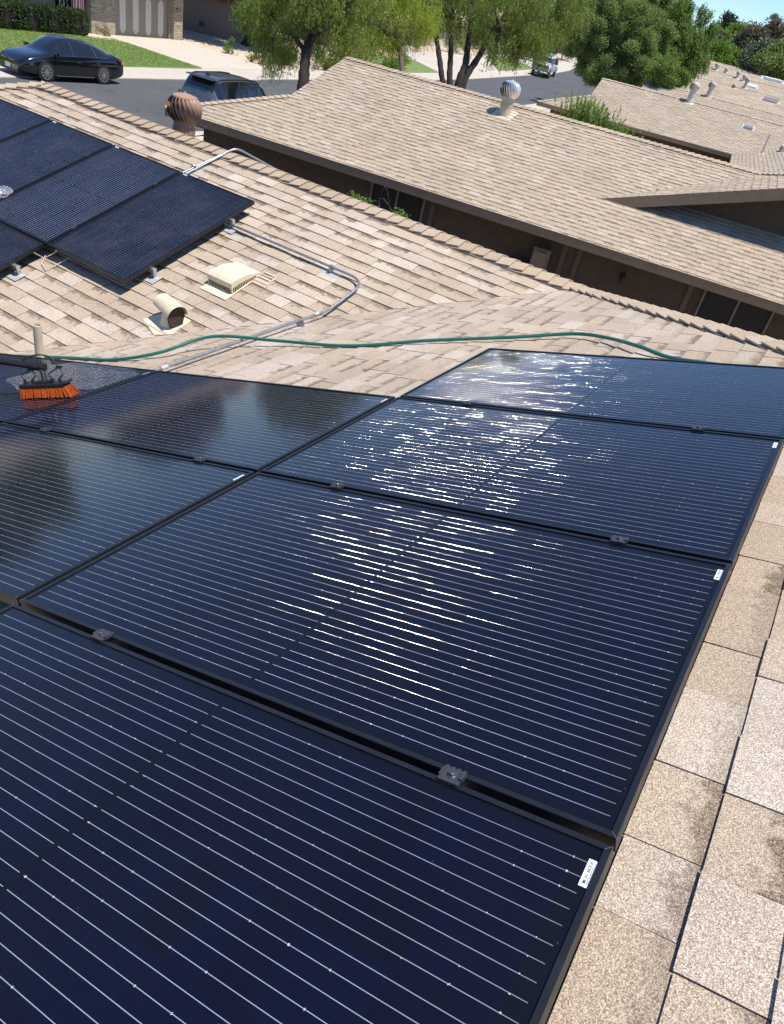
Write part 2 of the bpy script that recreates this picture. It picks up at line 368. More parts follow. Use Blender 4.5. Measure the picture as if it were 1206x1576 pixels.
for k,(u,j0,j1) in enumerate(((.39,-1,3),(1.44,-1,3),(-.332,0,2),(-1.416,0,2))):
    a=U*u+VY*(j0*(PW+GV)-.0+.03)-N1*.057; b=U*u+VY*(j1*(PW+GV)-.05)-N1*.057
    cl=[((j*(PW+GV)-GV/2)-a.y,.0575) for j in range(j0+1,j1)]
    rail('mounting_rail',a,b,N1,cl,['aluminium rail under the left part of the right panel column, dark clamps on the seams','aluminium rail under the right part of the right panel column nearest the bare shingles','aluminium rail under the right half of the panels left of the right column','aluminium rail under the panels nearest the orange brush, clamp just right of the brush'][k],'rails under the near array',[.3+1.2*q for q in range(int((b-a).length/1.2)+1)],M['flash'])
def fpt(x,y,h): return Vector((x,y,far_z(y,h)))
for k,(s,x0,x1,row) in enumerate(((.33,-9.0,-3.69,0),(1.40,-9.0,-3.69,0),(1.40,-7.0,-4.74,-1),(.33,-7.0,-4.74,-1))):
    base=fpt(0,3.545,.15)+KY*(row*(PL+.022)+s)-N2*.057
    a=V3(x1,base.y,base.z); b=V3(x0,base.y,base.z)
    cl=[(.035+1.056*q+.005,.0575) for q in range(1,5 if row==0 else 2)]
    rail('mounting_rail',a,b,N2,cl,['silver rail under the upper far row, its end bracket nearest the slant vent','silver rail under the upper far row, its end bracket where the conduit starts','silver rail of the lower far row whose end shows at the left edge','silver rail hidden under the lower far row at the left edge'][k],'rails under the far array',[.03]+[1.4*q for q in range(1,4) if 1.4*q<abs(x1-x0)],M['flash'])
# ------------------------------------------------------------------ shingled roofs
def clip(poly,reg):
    out=poly
    n=len(reg)
    for i in range(n):
        a=reg[i];b=reg[(i+1)%n]; ex,ey=b[0]-a[0],b[1]-a[1]; inp=out; out=[]
        if not inp: return []
        for k in range(len(inp)):
            p=inp[k];q=inp[(k+1)%len(inp)]
            dp=ex*(p[1]-a[1])-ey*(p[0]-a[0]); dq=ex*(q[1]-a[1])-ey*(q[0]-a[0])
            if dp>=-1e-9: out.append(p)
            if (dp>1e-9 and dq<-1e-9) or (dp<-1e-9 and dq>1e-9):
                t=dp/(dp-dq); out.append((p[0]+t*(q[0]-p[0]),p[1]+t*(q[1]-p[1])))
    return out
def shingles(mb,O,S,T,regs,seed,expo=.147,wr=(.15,.33),thick=.0085,toff=0,lam=.0045,mi=0):
    """tabs laid in courses on the plane O + s*S + t*T ; regs: convex ccw polygons in (s,t)"""
    rnd=random.Random(seed); O=Vector(O);S=Vector(S).normalized();T=Vector(T).normalized();N=S.cross(T)
    regs2=[]
    for r in regs:
        A=sum(r[i][0]*r[(i+1)%len(r)][1]-r[(i+1)%len(r)][0]*r[i][1] for i in range(len(r)))
        regs2.append(r if A>0 else r[::-1])
    smin=min(p[0] for r in regs for p in r);smax=max(p[0] for r in regs for p in r);tmin=min(p[1] for r in regs for p in r);tmax=max(p[1] for r in regs for p in r)
    n=int((tmax-tmin-toff)/expo)+2
    for k in range(-1,n):
        t0=tmin+toff+k*expo; t1=t0+expo; s=smin-rnd.random()*.3; hi=rnd.random()<.5
        while s<smax:
            w_=rnd.uniform(*wr); tint=min(1,max(0,rnd.gauss(.5,.2))); hue=rnd.random()**2.6 if rnd.random()<.93 else 1.0; hi=not hi if rnd.random()<.85 else hi
            band=0 if hi else (rnd.uniform(.55,1) if rnd.random()<.8 else .15)
            if hi and rnd.random()<.25: band=.35
            e0=lam if hi else 0.0; j=rnd.uniform(-.0018,.0018); j2=rnd.uniform(-.0018,.0018)
            gp=.0013 if wr[1]<.5 else .003; rect=[(s+gp,t0+j),(s+w_-gp,t0+j2),(s+w_-gp,t1+.002),(s+gp,t1+.002)]
            for rg in regs2:
                pg=clip(rect,rg)
                if len(pg)<3: continue
                c=(tint,band,hue,1); top=[];uv=[];bot=[]
                for (a,b) in pg:
                    f=(b-t0)/expo; h=thick*(1-f)+e0*(1-f*.6)+.001
                    top.append(O+S*a+T*b+N*h); bot.append(O+S*a+T*b-N*.003); uv.append(((a-s)/w_,f))
                mb.face(top,mi,uv,[c]*len(top))
                m_=len(top)
                for i in range(m_):
                    q=(i+1)%m_
                    if pg[i][1]>t1-.001 and pg[q][1]>t1-.001: continue
                    mb.face([bot[i],bot[q],top[q],top[i]],mi,[(0,0)]*4,[c]*4)
            s+=w_
def ridge_caps(mb,a,b,d1,d2,seed,hw=.15,ex=.145,th=.011,lift=.014,w3=None):
    """overlapping bent caps from a (exposed start) to b ; d1,d2 the downslope directions each side"""
    rnd=random.Random(seed);a=Vector(a);b=Vector(b);L=(b-a).length;D=(b-a)/L;d1=Vector(d1);d1=(d1-D*d1.dot(D)).normalized();d2=Vector(d2);d2=(d2-D*d2.dot(D)).normalized()
    up=(-(d1+d2)).normalized()
    if up.z<0: up=-up
    s=0
    while s<L:
        ln=min(ex*1.55,L-s+.02); j=rnd.uniform(-.006,.006); tint=min(1,max(0,rnd.gauss(.5,.2)));c=(tint,0,rnd.random()**2,1)
        w1=hw+rnd.uniform(-.008,.008)
        def P(t,side,h,f): 
            p=a+D*(s+t)+up*(h)
            if side: p+= (d1 if side<0 else d2)*w1+up*(.003+(.005 if f==0 else 0))
            return p
        h0=lift+th*2.3;h1=lift-th*.3
        top=[P(0,-1,h0,0),P(0,0,h0,0),P(0,1,h0,0),P(ln,-1,h1,1),P(ln,0,h1,1),P(ln,1,h1,1)]
        bt=[p-up*th for p in top]
        F=[(0,1,4,3),(1,2,5,4)]
        for f in F: mb.face([top[i] for i in f],0,[(0,0),(1,0),(1,1),(0,1)],[c]*4)
        for i,q in((0,1),(1,2),(2,5),(3,0)): mb.face([top[i],bt[i],bt[q],top[q]],0,[(0,0)]*4,[c]*4)
        s+=ex+j*.3
def fascia(mb,pts,depth=.16,th=.04,inward=(0,0)):
    for a,b in zip(pts[:-1],pts[1:]):
        a=Vector(a);b=Vector(b);d=(b-a).normalized();n=Vector((inward[0],inward[1],0)) if inward!=(0,0) else Vector((-d.y,d.x,0))
        n=n.normalized()*th; z=Vector((0,0,-depth))
        P=[a,b,b+n,a+n,a+z,b+z,b+n+z,a+n+z]
        mb.idx(P,[(0,1,2,3),(4,7,6,5),(0,4,5,1),(1,5,6,2),(2,6,7,3),(3,7,4,0)])
# own house -----------------------------------------------------------
house=empty('house',(0,0,-4.5),0,'our own shingled house roof in the foreground carrying both solar arrays','house')
def loc(mb,root):
    iv=root.matrix_basis.inverted()
    mb.v=[tuple(iv@Vector(p)) for p in mb.v]; return mb
EZ=-1.9; XE=(EZ-C1)/K; YE=XE-DV; YR=6.03; XA=YR+DV; ZR=far_z(YR); XR_=3.6
rf=MB()
# near slope: S along -Y (so that SxT = normal), T = U
O=V3(0,0,C1)
def reg1(pts): return [(-y,x/cP) for x,y in pts]
shingles(rf,O,(0,-1,0),U,[reg1([(XE,YE),(XA,YR),(XR_,YR-(XR_-XA)),(XR_,-5),(XE,-5)])],3,toff=.0415+.0,thick=.0062,lam=.0028)
# far slope: S along +X, T = KY
O2=V3(0,-DV,C1)
def reg2(pts): return [(x,(y+DV)/cP) for x,y in pts]
XL=-8.12; 
shingles(rf,O2,(1,0,0),KY,[reg2([(XE,YE),(XA,YR),(XL,YR),(XL-(YR-YE),YE)])],5,toff=.07,thick=.0088,lam=.0045,wr=(.13,.29))
# back slope (faces +Y)
kb=V3(0,-cP,sP); O3=V3(0,YR,ZR)
def reg3(pts): return [(-x,-(y-YR)/cP) for x,y in pts]
HY=YR-(XR_-XA)
shingles(rf,O3,(-1,0,0),kb,[reg3([(XL,YR),(XA,YR),(XR_,HY),(XR_,YR+4.9),(XL-4.9,YR+4.9)])],7,wr=(.3,.6))
# west end hip (faces -X) and east slope
shingles(rf,V3(XL,YR,ZR),(0,-1,0),U,[[(-4.83,-4.83/cP),(4.83,-4.83/cP),(0,0)]],9,wr=(.2,.4))
zx=near_z(XR_)
shingles(rf,V3(XR_,0,zx),(0,1,0),V3(-cP,0,sP),[[(-5,-6),(HY+6*cP,-6),(HY,0),(-5,0)]],11,wr=(.3,.6))
roof=loc(rf,house).build('roof',M['sh_own'],house,fix=False)
un=MB()   # decking below the shingles
for pts in ([(XE,YE),(XA,YR),(XR_,HY),(XR_,-5),(XE,-5)],):
    un.face([V3(x,y,near_z(x)-.012) for x,y in pts])
un.face([V3(x,y,far_z(y)-.012) for x,y in [(XE,YE),(XA,YR),(XL,YR),(XL-(YR-YE),YE)]])
un.face([V3(x,y,ZR-K*(y-YR)-.012) for x,y in [(XL,YR),(XA,YR),(XR_,HY),(XR_,YR+4.9),(XL-4.9,YR+4.9)]])
loc(un,house).build('roof_deck',M['dark'],roof)
caps=[]
def rcap(*a):
    m=MB(); ridge_caps(m,*a); loc(m,house).build('ridge_cap',M['sh_cap'],roof,fix=False)
rcap(V3(XA,YR,ZR),V3(XL,YR,ZR),(0,-cP,-sP),(0,cP,-sP),1)
hipdir=V3(1,-1,K).normalized()
rcap(V3(XA+.03,YR-.03,ZR),V3(XR_,HY,zx),(-cP,-.0,-sP),(0,cP,-sP),2)
rcap(V3(XL-4.8,YR-4.8,ZR-4.8*K),V3(XL,YR,ZR),(0,-cP,-sP),(-cP,0,-sP),4)
rcap(V3(XR_,-5,zx),V3(XR_,HY,zx),(-cP,0,-sP),(cP,0,-sP),6)
wl=MB(); wl.bb((XL-4.2,YE+.6,-4.5),(8.6,YR+4.3,-2.15)); wl.bb((XE+.6,-5,-4.5),(8.6,YE+.6,-2.15))
wl.bb((XL-4.7,YR+4.2,-2.1),(8.9,YR+4.75,-2.02)); loc(wl,house).build('wall',M['stucco_brown'],house)
fa=MB(); fascia(fa,[(XL-4.85,YR+4.86,-1.93),(9,YR+4.86,-1.93)]); fascia(fa,[(XL-4.86,YE,-1.93),(XL-4.86,YR+4.85,-1.93)],inward=(1,0)); loc(fa,house).build('fascia',M['fascia_brown'],house)
# ------------------------------------------------------------------ things on the own roof
def smooth_path(pts,n=6):
    pts=[Vector(p) for p in pts]; P=[pts[0]*2-pts[1]]+pts+[pts[-1]*2-pts[-2]]; out=[]
    for i in range(1,len(P)-2):
        for k in range(n):
            t=k/n; a,b,c,d=P[i-1],P[i],P[i+1],P[i+2]
            out.append(.5*((2*b)+(c-a)*t+(2*a-5*b+4*c-d)*t*t+(3*b-a-3*c+d)*t**3))
    out.append(pts[-1]); return out
def bendpath(pts,r,n=8):
    pts=[Vector(p) for p in pts]; out=[pts[0]]
    for i in range(1,len(pts)-1):
        a=(pts[i-1]-pts[i]).normalized();b=(pts[i+1]-pts[i]).normalized(); p0=pts[i]+a*r;p1=pts[i]+b*r
        for k in range(n+1):
            t=k/n; out.append(p0*(1-t)**2+pts[i]*2*t*(1-t)+p1*t*t)
    out.append(pts[-1]); return out
def nearp(x,y,h): return V3(x,y,near_z(x,h))
def strap(P,d,N,root):
    P=Vector(P);d=Vector(d).normalized();N=Vector(N);s=d.cross(N).normalized();MX=Matrix((d,s,N)).transposed()
    b=MB(); b.box(P+N*-.035,(.03,.06,.035),rot=MX); b.box(P+N*-.018,(.025,.085,.010),rot=MX)
    b.tube([P-d*.012,P+d*.012],.0215,14); b.box(P+s*.03+N*.002,(.016,.012,.026),rot=MX)
    o=b.build('strut_clamp',M['galv'],root)
    g=MB(); g.box(P-N*.048,(.24,.16,.003),rot=MX); g.build('flashing',M['flash'],o)
hc=.052; rC=.0125
A=[fpt(-3.95,4.90,hc),fpt(-2.04,4.90,hc),V3(-2.04,4.30,max(far_z(4.30,hc),near_z(-2.04,hc))),V3(-2.04,4.05,near_z(-2.04,hc+.01)),nearp(-2.02,2.9,hc),nearp(-2.0,2.0,hc)]
cr=empty('conduit',A[1],0,'grey steel conduit bending from the far array across the valley to the near array','conduit','conduits on the roof')
p=bendpath(A,.20)
iv=Vector(A[1])
m=MB(); m.tube([q-iv for q in p],rC,14); m.build('pipe',M['galv'],cr,smooth=50)
for P,d,N in((fpt(-2.45,4.90,hc),(1,0,0),N2),(fpt(-3.80,4.90,hc),(1,0,0),N2),(nearp(-2.035,3.95,hc),(0,1,0),N1)):
    strap(Vector(P)-iv,d,N,cr)
c2=MB()
for P,d in((nearp(-2.045,4.18,hc)+V3(0,0,.012),V3(0,1,.25)),(nearp(-2.005,2.42,hc),V3(0,1,0))):
    c2=MB(); d.normalize(); c2.tube([P-iv-d*.03,P-iv+d*.03],rC*1.28,14); c2.build('coupling',M['flash'],cr,smooth=40)
xb=-4.87
B=[fpt(xb-.06,4.9,hc),fpt(xb,6.0,hc),V3(xb+.02,6.13,ZR+.07),V3(xb+.60,6.22,ZR-.03)]
cr=empty('conduit',B[2],0,'pale steel conduit crossing the ridge above the far array and bending right','conduit','conduits on the roof')
iv=Vector(B[2]); m=MB(); m.tube([q-iv for q in bendpath([B[0],B[2],B[3]],.09)],rC,14); m.build('pipe',M['galv'],cr,smooth=50)
m=MB(); q=bendpath([B[0],B[2],B[3]],.09); m.tube([q[-1]-iv-V3(.04,0,0),q[-1]-iv+V3(.03,0,-.005)],rC*1.3,12); m.build('coupling',M['flash'],cr)
strap(fpt(xb-.03,5.52,hc)-iv,(0,1,.33),N2,cr)
m=MB()
for k,x in enumerate((0,)): 
    m.tube([fpt(xb-.02,5.05,.035)-iv,fpt(xb+.02,5.95,.035)-iv],rC*.8,10)
m.build('lower_pipe',M['galv'],cr,smooth=50)
# hose
hp=[(-4.6,2.28),(-3.9,2.40),(-3.14,2.53),(-2.695,2.597),(-2.407,2.78),(-2.211,3.126),(-1.746,3.334),(-1.174,3.443),(-.678,3.695),(-.137,3.914),(.216,4.083),(.46,4.006),(.723,3.80),(.929,3.70),(1.15,3.62),(1.6,3.5),(2.4,3.35)]
hh=[.02]*len(hp); hh[4]=.05; hh[5]=.105; hh[6]=.05; hh[9]=.035; hh[10]=.04;hh[11]=.045; hh[12]=.05; hh[8]=.03
m=MB(); m.tube(smooth_path([nearp(x-.0,y-.03,h) for (x,y),h in zip(hp,hh)],8),.0125,10)
tag(m.build('garden_hose',M['hose'],smooth=60),'green garden hose snaking along the valley above the panels','hose')
# plumbing vent pipe
pv=empty('vent_pipe',nearp(-3.2,2.3,0),0,'tall weathered beige plumbing pipe standing behind the orange brush','pipe')
m=MB(); m.lathe([(.031,-.05),(.031,.335)],18,cap=False); m.lathe([(.031,.335),(.026,.337),(.026,.10)],18,cap=False); m.lathe([(.0262,.30),(0.0001,.30)],12,cap=False); m.build('pipe',M['pvc'],pv,smooth=40)
m=MB(); m.lathe([(.075,-.03),(.05,.05),(.035,.06)],18); m.box((0,0,.002),(.26,.26,.003),rot=Matrix.Rotation(-PIT,3,'Y')); m.build('flashing',M['cream2'],pv)
# gooseneck vent
gx,gy=-3.12,3.52
gp=fpt(gx,gy,0); gv=empty('hooded_vent',gp,0,'small cream hooded exhaust vent by the valley, left of the slant-back vent','roof vent')
BS=Matrix(((1,0,0),(0,cP,-sP),(0,sP,cP)))   # slope frame: x along eave, y up-slope, z normal
m=MB(); 
pl=[(-.22,-.10),(.02,-.20),(.13,-.12),(.14,.13),(-.10,.13)]
for a in (pl,): 
    n=len(a); m.idx([BS@V3(x,y,.0125) for x,y in a]+[BS@V3(x,y,.008) for x,y in a],[tuple(range(n))]+[(i,(i+1)%n,n+(i+1)%n,n+i) for i in range(n)])
m.build('flashing',M['cream2'],gv)
m=MB(); m.lathe([(.085,-.01),(.072,.03),(.058,.12),(.056,.16)],22,cap=False); m.build('collar',M['cream'],gv,smooth=50)
m=MB(); hd=R(-12); ax=V3(math.cos(hd),math.sin(hd),-.1).normalized(); sd2=V3(-math.sin(hd),math.cos(hd),0); L_=.13
P=[];F=[];n=14
for e,t in enumerate((-L_,L_)):
    for k in range(n+1):
        th=R(-5+190*k/n); rr=.088 if e==0 else .094
        P.append(V3(0,0,.135)+ax*(t+.02*math.sin(th))+sd2*math.cos(th)*rr+V3(0,0,1)*math.sin(th)*rr)
    
for k in range(n): F.append((k,k+1,n+2+k,n+1+k))
P2=[q+V3(0,0,-.004) for q in P]; m.idx(P,F); 
m.idx([P[i] for i in range(n+1)]+[V3(0,0,.135)-ax*L_],[tuple(range(n+1))+(n+1,)])
hood=m.build('hood',M['cream'],gv,smooth=50)
m=MB(); m.idx([V3(0,0,.13)+ax*(L_-.02)+sd2*c*.085+V3(0,0,z) for c,z in((-1,0),(-.8,.05),(0,.085),(.8,.05),(1,0),(.7,-.10),(-.7,-.10))],[tuple(range(7))])
m.box(V3(0,0,.06)+ax*.03,(.10,.10,.12)); m.build('opening',M['vent_shade'],hood)  # dark sheet and block painted in for the hood's shaded inside
# slant-back box vent
bx=fpt(-2.95,4.12,0); sb=empty('box_vent',bx,0,'square cream slant-back roof vent with slotted sides below the conduit','roof vent')
W_=.30;Lb=.40;hf=.115;hb=.02
def sl(x,y,z): return BS@V3(x,y,z)
prof=[(0,0),(0,hf*.62),(.012,hf*.85),(.045,hf),(Lb*.55,hf*.80),(Lb,hb),(Lb,0)]
m=MB(); n=len(prof); P=[sl(-W_,y,z+.012) for y,z in prof]+[sl(0,y,z+.012) for y,z in prof]
m.idx(P,[(i,i+1,n+i+1,n+i) for i in range(n-1)]+[tuple(range(n)),tuple(range(2*n-1,n-1,-1))]); m.build('hood',M['cream'],sb,smooth=35)
m=MB()
for k in range(15):
    x=-W_+.022+k*(W_-.044)/14; m.box(sl(x,-.002,.046),(.0085,.004,.042),rot=BS)
for k in range(15):
    y=.022+k*.021; h=min(.045,max(.016,.058-.0028*k)); m.box(sl(.002,y,.024+h/2),(.004,.0085,h),rot=BS)
m.build('slot',M['vent_shade'],sb)
m=MB(); m.box(sl(-W_/2,.075,.0155),(W_+.02,.36,.003),rot=BS); m.build('flashing',M['cream2'],sb)
m=MB()
for y in(.30,.36,.44): m.box(sl(.08,y,.0175),(.16,.012,.004),rot=BS)
m.box(sl(.155,.37,.0175),(.012,.16,.004),rot=BS); m.build('sealant_line',simple('old_sealant',(.62,.50,.36),.7),sb)
# turbines
def turbine(name,label,base,Rb,zs,mb_ball,m_stack,slope,group=None,nv=22,flash=None,stackr=.62):
    """base on the slope (rotation matrix slope), zs height of the ball centre"""
    root=empty(name,base,0,label,'turbine vent',group)
    b=MB(); H=Rb*.70
    def prof(t): # t -1..1
        z=H*t; r=Rb*(max(0,1-abs(t)**2.3*.68))**.5; return r,z
    rnd=random.Random(3)
    for k in range(nv):
        ph=2*math.pi*k/nv; dw=2*math.pi/nv*.93; P=[];F=[];ns=9
        for i in range(ns+1):
            t=-.93+1.83*i/ns; r,z=prof(t); tw=-.28*t
            for j,(fr_,dr) in enumerate(((0,.83),(.45,.95),(1,1.0))):
                a=ph+dw*fr_+tw; P.append((r*dr*math.cos(a),r*dr*math.sin(a),zs+z))
        for i in range(ns):
            for j in range(2): F.append((i*3+j,i*3+j+1,i*3+j+4,i*3+j+3))
        b.idx(P,F)
    ball=b.build('vaned_ball',mb_ball,root,smooth=70)
    r0,z0=prof(.9)
    c=MB(); c.lathe([(r0*1.02,zs+z0-.006),(r0*.98,zs+z0+.012),(r0*.5,zs+z0+.035),(.018,zs+z0+.045),(.012,zs+z0+.065),(0.001,zs+z0+.068)],24); c.build('top_cap',mb_ball,ball,smooth=40)
    c=MB(); c.lathe([(Rb*.55,zs-H*.93),(Rb*.80,zs-H*.4),(Rb*.80,zs+H*.4),(Rb*.5,zs+H*.9)],20); c.build('shade_core',M['vent_shade'],ball)  # dark drum stands for the shade seen between the vanes
    s=MB(); rs=Rb*stackr
    s.lathe([(rs,-rs*.8),(rs,zs*.42),(rs*.99,zs-H*.80),(rs*1.06,zs-H*.79),(rs*1.06,zs-H*.95)],28,cap=False)
    st=s.build('stack',m_stack,root,smooth=40)
    s=MB()
    for k in range(26):
        a=2*math.pi*k/26; s.box((rs*1.015*math.cos(a),rs*1.015*math.sin(a),zs*.40),(.006,rs*.17,zs*.16),rot=Matrix.Rotation(a,3,'Z'))
    s.lathe([(rs*1.02,zs*.30),(rs*1.03,zs*.33),(rs*1.02,zs*.36)],26,cap=False)
    s.build('crimped_collar',m_stack,st)
    f=MB(); f.box((0,0,.006),(rs*3.4,rs*3.4,.006),rot=slope); f.build('flashing',flash or m_stack,root)
    return root
def dep(x,y,D):
    c=((x-CX)/FPX*D,(y-CY)/FPX*D,D); return Vector([CAM[i]+sum(RCW[i][j]*c[j] for j in range(3)) for i in range(3)])
bc=dep(284,168,10.0); zr=ZR-K*(bc.y-YR)
turbine('roof_turbine','brown painted spinning roof turbine on the back of our own ridge',(bc.x,bc.y,zr),.235,bc.z-zr,M['copper'],M['copper'],Matrix.Rotation(-PIT,3,'X'))
# loose wire under the far array
m=MB(); a=fpt(-4.75,3.50,.07);b=fpt(-4.62,3.40,.02);c_=fpt(-4.55,3.62,.06)
m.tube(smooth_path([a,fpt(-4.72,3.44,.03),b]),.004,6); m.tube(smooth_path([b,fpt(-4.60,3.5,.03),c_]),.004,6)
tag(m.build('loose_cable',simple('white_cable',(.55,.45,.38),.5)),'thin pale cable sagging below the corner where the far panels meet','cable')
# brush
BC=U*-1.995+VY*1.445+N1*.0
br=empty('wash_brush',BC,0,'orange bristled water-fed wash brush on a black pole, resting on the wet panel','brush')
bd=(U*(.335)+VY*(.148)).normalized(); bs=N1.cross(bd).normalized(); BX=Matrix((bd,bs,N1)).transposed(); BX.normalize() if hasattr(BX,'normalize') else None
rnd=random.Random(8); m=MB(); hl=.14
for i in range(46):
    for j in range(7):
        x=-hl+2*hl*i/45; y=-.03+.01*j; sp=1.0+.14*0
        tx=x*1.04+(.030*max(0,(x-.08)/.06)**1.5 if x>.08 else 0)-( .012 if x<-.14 else 0)+rnd.uniform(-.003,.003); ty=y*1.5+rnd.uniform(-.004,.004)
        a=V3(x,y,.062);b=V3(tx,ty,.001+rnd.uniform(0,.004)); wd=.0034
        m.idx([BX@q for q in(a+V3(-wd,0,0),a+V3(wd,0,0),b+V3(wd,0,0),b+V3(-wd,0,0),a+V3(0,-wd,0),a+V3(0,wd,0),b+V3(0,wd,0),b+V3(0,-wd,0))],[(0,1,2,3),(4,5,6,7)])
m.build('bristle',M['orange'],br,fix=False)
m=MB(); m.box(BX@V3(-.003,0,.070),(.28,.075,.018),rot=BX); m.box(BX@V3(.135,0,.076),(.045,.075,.014),rot=BX@Matrix.Rotation(R(-25),3,'Y')); m.build('brush_block',M['rubber'],br,bevel=.004)
m=MB(); m.tube([BX@V3(.0,0,.075),BX@V3(-.0,.01,.115),BX@V3(-.015,.03,.165)],[.017,.014,.015],12); m.box(BX@V3(0,0,.085),(.09,.045,.014),rot=BX)
m.build('neck',M['rubber'],br,smooth=50)
j0=BX@V3(-.018,.03,.165); pe=dep(-150,533,4.25)-BC
m=MB(); m.tube([j0+(j0-pe).normalized()*.03,pe],.021,14); m.tube([j0,j0+(pe-j0)*.05],.026,14); m.build('pole',M['rubber'],br,smooth=50)
m=MB()
jn=j0+(pe-j0).normalized()*.10
for x,o,src in((-.118,-.02,-.2),(-.07,.02,-.12),(.055,-.02,.16),(.10,.02,.16)):
    m.tube([BX@V3(x,0,.078),BX@V3(x,0,.10)],.009,10)
    e=V3(-.085,.03,.15) if x<0 else V3(.095,.03,.158)
    m.tube(smooth_path([BX@V3(x,0,.10),BX@V3(x*(1.0)+o,.012,.125),BX@e]),.0038,7)
for e in(V3(-.085,.03,.15),V3(.095,.03,.158)): m.box(BX@e,(.03,.014,.014),rot=BX)
m.tube(smooth_path([BX@V3(.095,.03,.158),BX@V3(.06,.03,.215),BX@V3(-.02,.035,.232),jn+V3(0,0,.03),jn]),.0042,7)
m.tube(smooth_path([BX@V3(-.085,.03,.15),BX@V3(-.095,.03,.18),jn+V3(0,0,.0)]),.0042,7)
m.build('water_tube',M['rubber'],br,smooth=60)
# water on the panels
def water_mat(name,scale,st,glare_fleck=0):
    t=NT(name); t.b.inputs['Base Color'].default_value=(.9,.95,1,1); t.b.inputs['Transmission Weight'].default_value=1; t.b.inputs['IOR'].default_value=1.33; t.b.inputs['Roughness'].default_value=.01
    ob=t.coord(); mp=t.n('Mapping'); mp.inputs['Scale'].default_value=(1.0,2.2,1); t.l(ob,mp.inputs[0])
    t.bump(t.noise(mp.outputs[0],scale,2,.5),st,.012); return t.mat
def water_sheet(name,label,M4,outline,h,mat,ring=None):
    m=MB(); n=len(outline); P=[M4@V3(x,y,h) for x,y in outline]+[M4@V3(x,y,-.0032) for x,y in outline]
    m.idx(P,[tuple(range(n))]+[(i,(i+1)%n,n+(i+1)%n,n+i) for i in range(n)]+[tuple(range(2*n-1,n-1,-1))])
    return tag(m.build(name,mat),label,'water')
MC=Matrix.Translation(U*(-2*(PL+GU))+VY*(PW+GV))@NEARP
rnd=random.Random(4)
ol=[]
for k in range(40):
    a=2*math.pi*k/40; r=1+.12*math.sin(3*a+1)+.08*math.sin(7*a)
    ol.append((min(1.72,max(.3,1.30+.52*r*math.cos(a))),min(PW-.02,max(.02,.76+.30*r*math.sin(a)))))
water_sheet('water_film','rippled wash water spreading over the panel behind the orange brush',MC,ol,-.0012,water_mat('wash_water',30,.55))
# splash at the left edge of the far array
MF=bpy.data.objects['solar_panel.009'].matrix_world.copy() if 'solar_panel.009' in bpy.data.objects else None
def splash():
    t=NT('splash_water'); ob=t.coord(); t.b.inputs['Base Color'].default_value=(.95,.97,1,1); t.b.inputs['Transmission Weight'].default_value=.75; t.b.inputs['Roughness'].default_value=.08; t.b.inputs['IOR'].default_value=1.33
    w_=t.n('TexWave',wave_type='RINGS',rings_direction='Z'); w_.inputs['Scale'].default_value=17; w_.inputs['Distortion'].default_value=2.5; w_.inputs['Detail'].default_value=2; t.l(ob,w_.inputs['Vector'])
    t.bump(w_.outputs['Fac'],.9,.02)
    p=empty('water_splash',fpt(-5.93,3.86,.1515),0,'water splash with ripple rings and added white glare flecks on the far panel at the left edge','water')
    m=MB(); n=28; O=[BS@V3(.13*math.cos(2*math.pi*k/n)*(1+.1*math.sin(5*k)),.13*math.sin(2*math.pi*k/n),.0) for k in range(n)]
    m.idx(O+[q-N2*.002 for q in O],[tuple(range(n))]+[(i,(i+1)%n,n+(i+1)%n,n+i) for i in range(n)]); m.build('ripple',t.mat,p)
    m=MB(); rnd=random.Random(5)
    for k in range(150):
        a=rnd.uniform(0,6.28); r=abs(rnd.gauss(0,.04)) if k<90 else rnd.choice((.07,.10,.125))+rnd.uniform(-.006,.006); s_=rnd.uniform(.0015,.005)*(1.5 if k<40 else .8)
        c=BS@V3(r*math.cos(a),r*math.sin(a),.004); m.box(c,(s_*2.2,s_,s_*.6),rot=BS@Matrix.Rotation(a+1.57,3,'Z'))
    m.build('glare_fleck',simple('glare_fleck',(.85,.87,.9),.4),p)  # white flecks stand in for the sun glare on the ripples
splash()
# ------------------------------------------------------------------ ground, street
GYK=[-400,35,60,90,130,400,3000];GZK=[-4.5,-4.5,-3.9,-2.9,-1.9,2.0,2.0]
def gz(y): return float(np.interp(y,GYK,GZK))
def drape(name,poly,off,mat,kind='structure',thick=0):
    """polygon cut at the ground's break lines and laid on it"""
    bm=bmesh.new(); vs=[bm.verts.new((x,y,0)) for x,y in poly]; bm.faces.new(vs)
    for y in GYK[1:-1]:
        bmesh.ops.bisect_plane(bm,geom=bm.verts[:]+bm.edges[:]+bm.faces[:],plane_co=(0,y,0),plane_no=(0,1,0))
    if thick:
        r=bmesh.ops.extrude_face_region(bm,geom=bm.faces[:])
        for v in [q for q in r['geom'] if isinstance(q,bmesh.types.BMVert)]: v.co.z=-1
    for v in bm.verts: v.co.z=gz(v.co.y)+off+(-thick if v.co.z<-.5 else 0)
    bmesh.ops.recalc_face_normals(bm,faces=bm.faces)
    me=bpy.data.meshes.new(name); bm.to_mesh(me); bm.free()
    if not thick:
        for p in me.polygons:
            if p.normal.z<0: me.flip_normals(); break
    me.materials.append(mat); o=bpy.data.objects.new(name,me); COL.objects.link(o); o['kind']=kind; return o
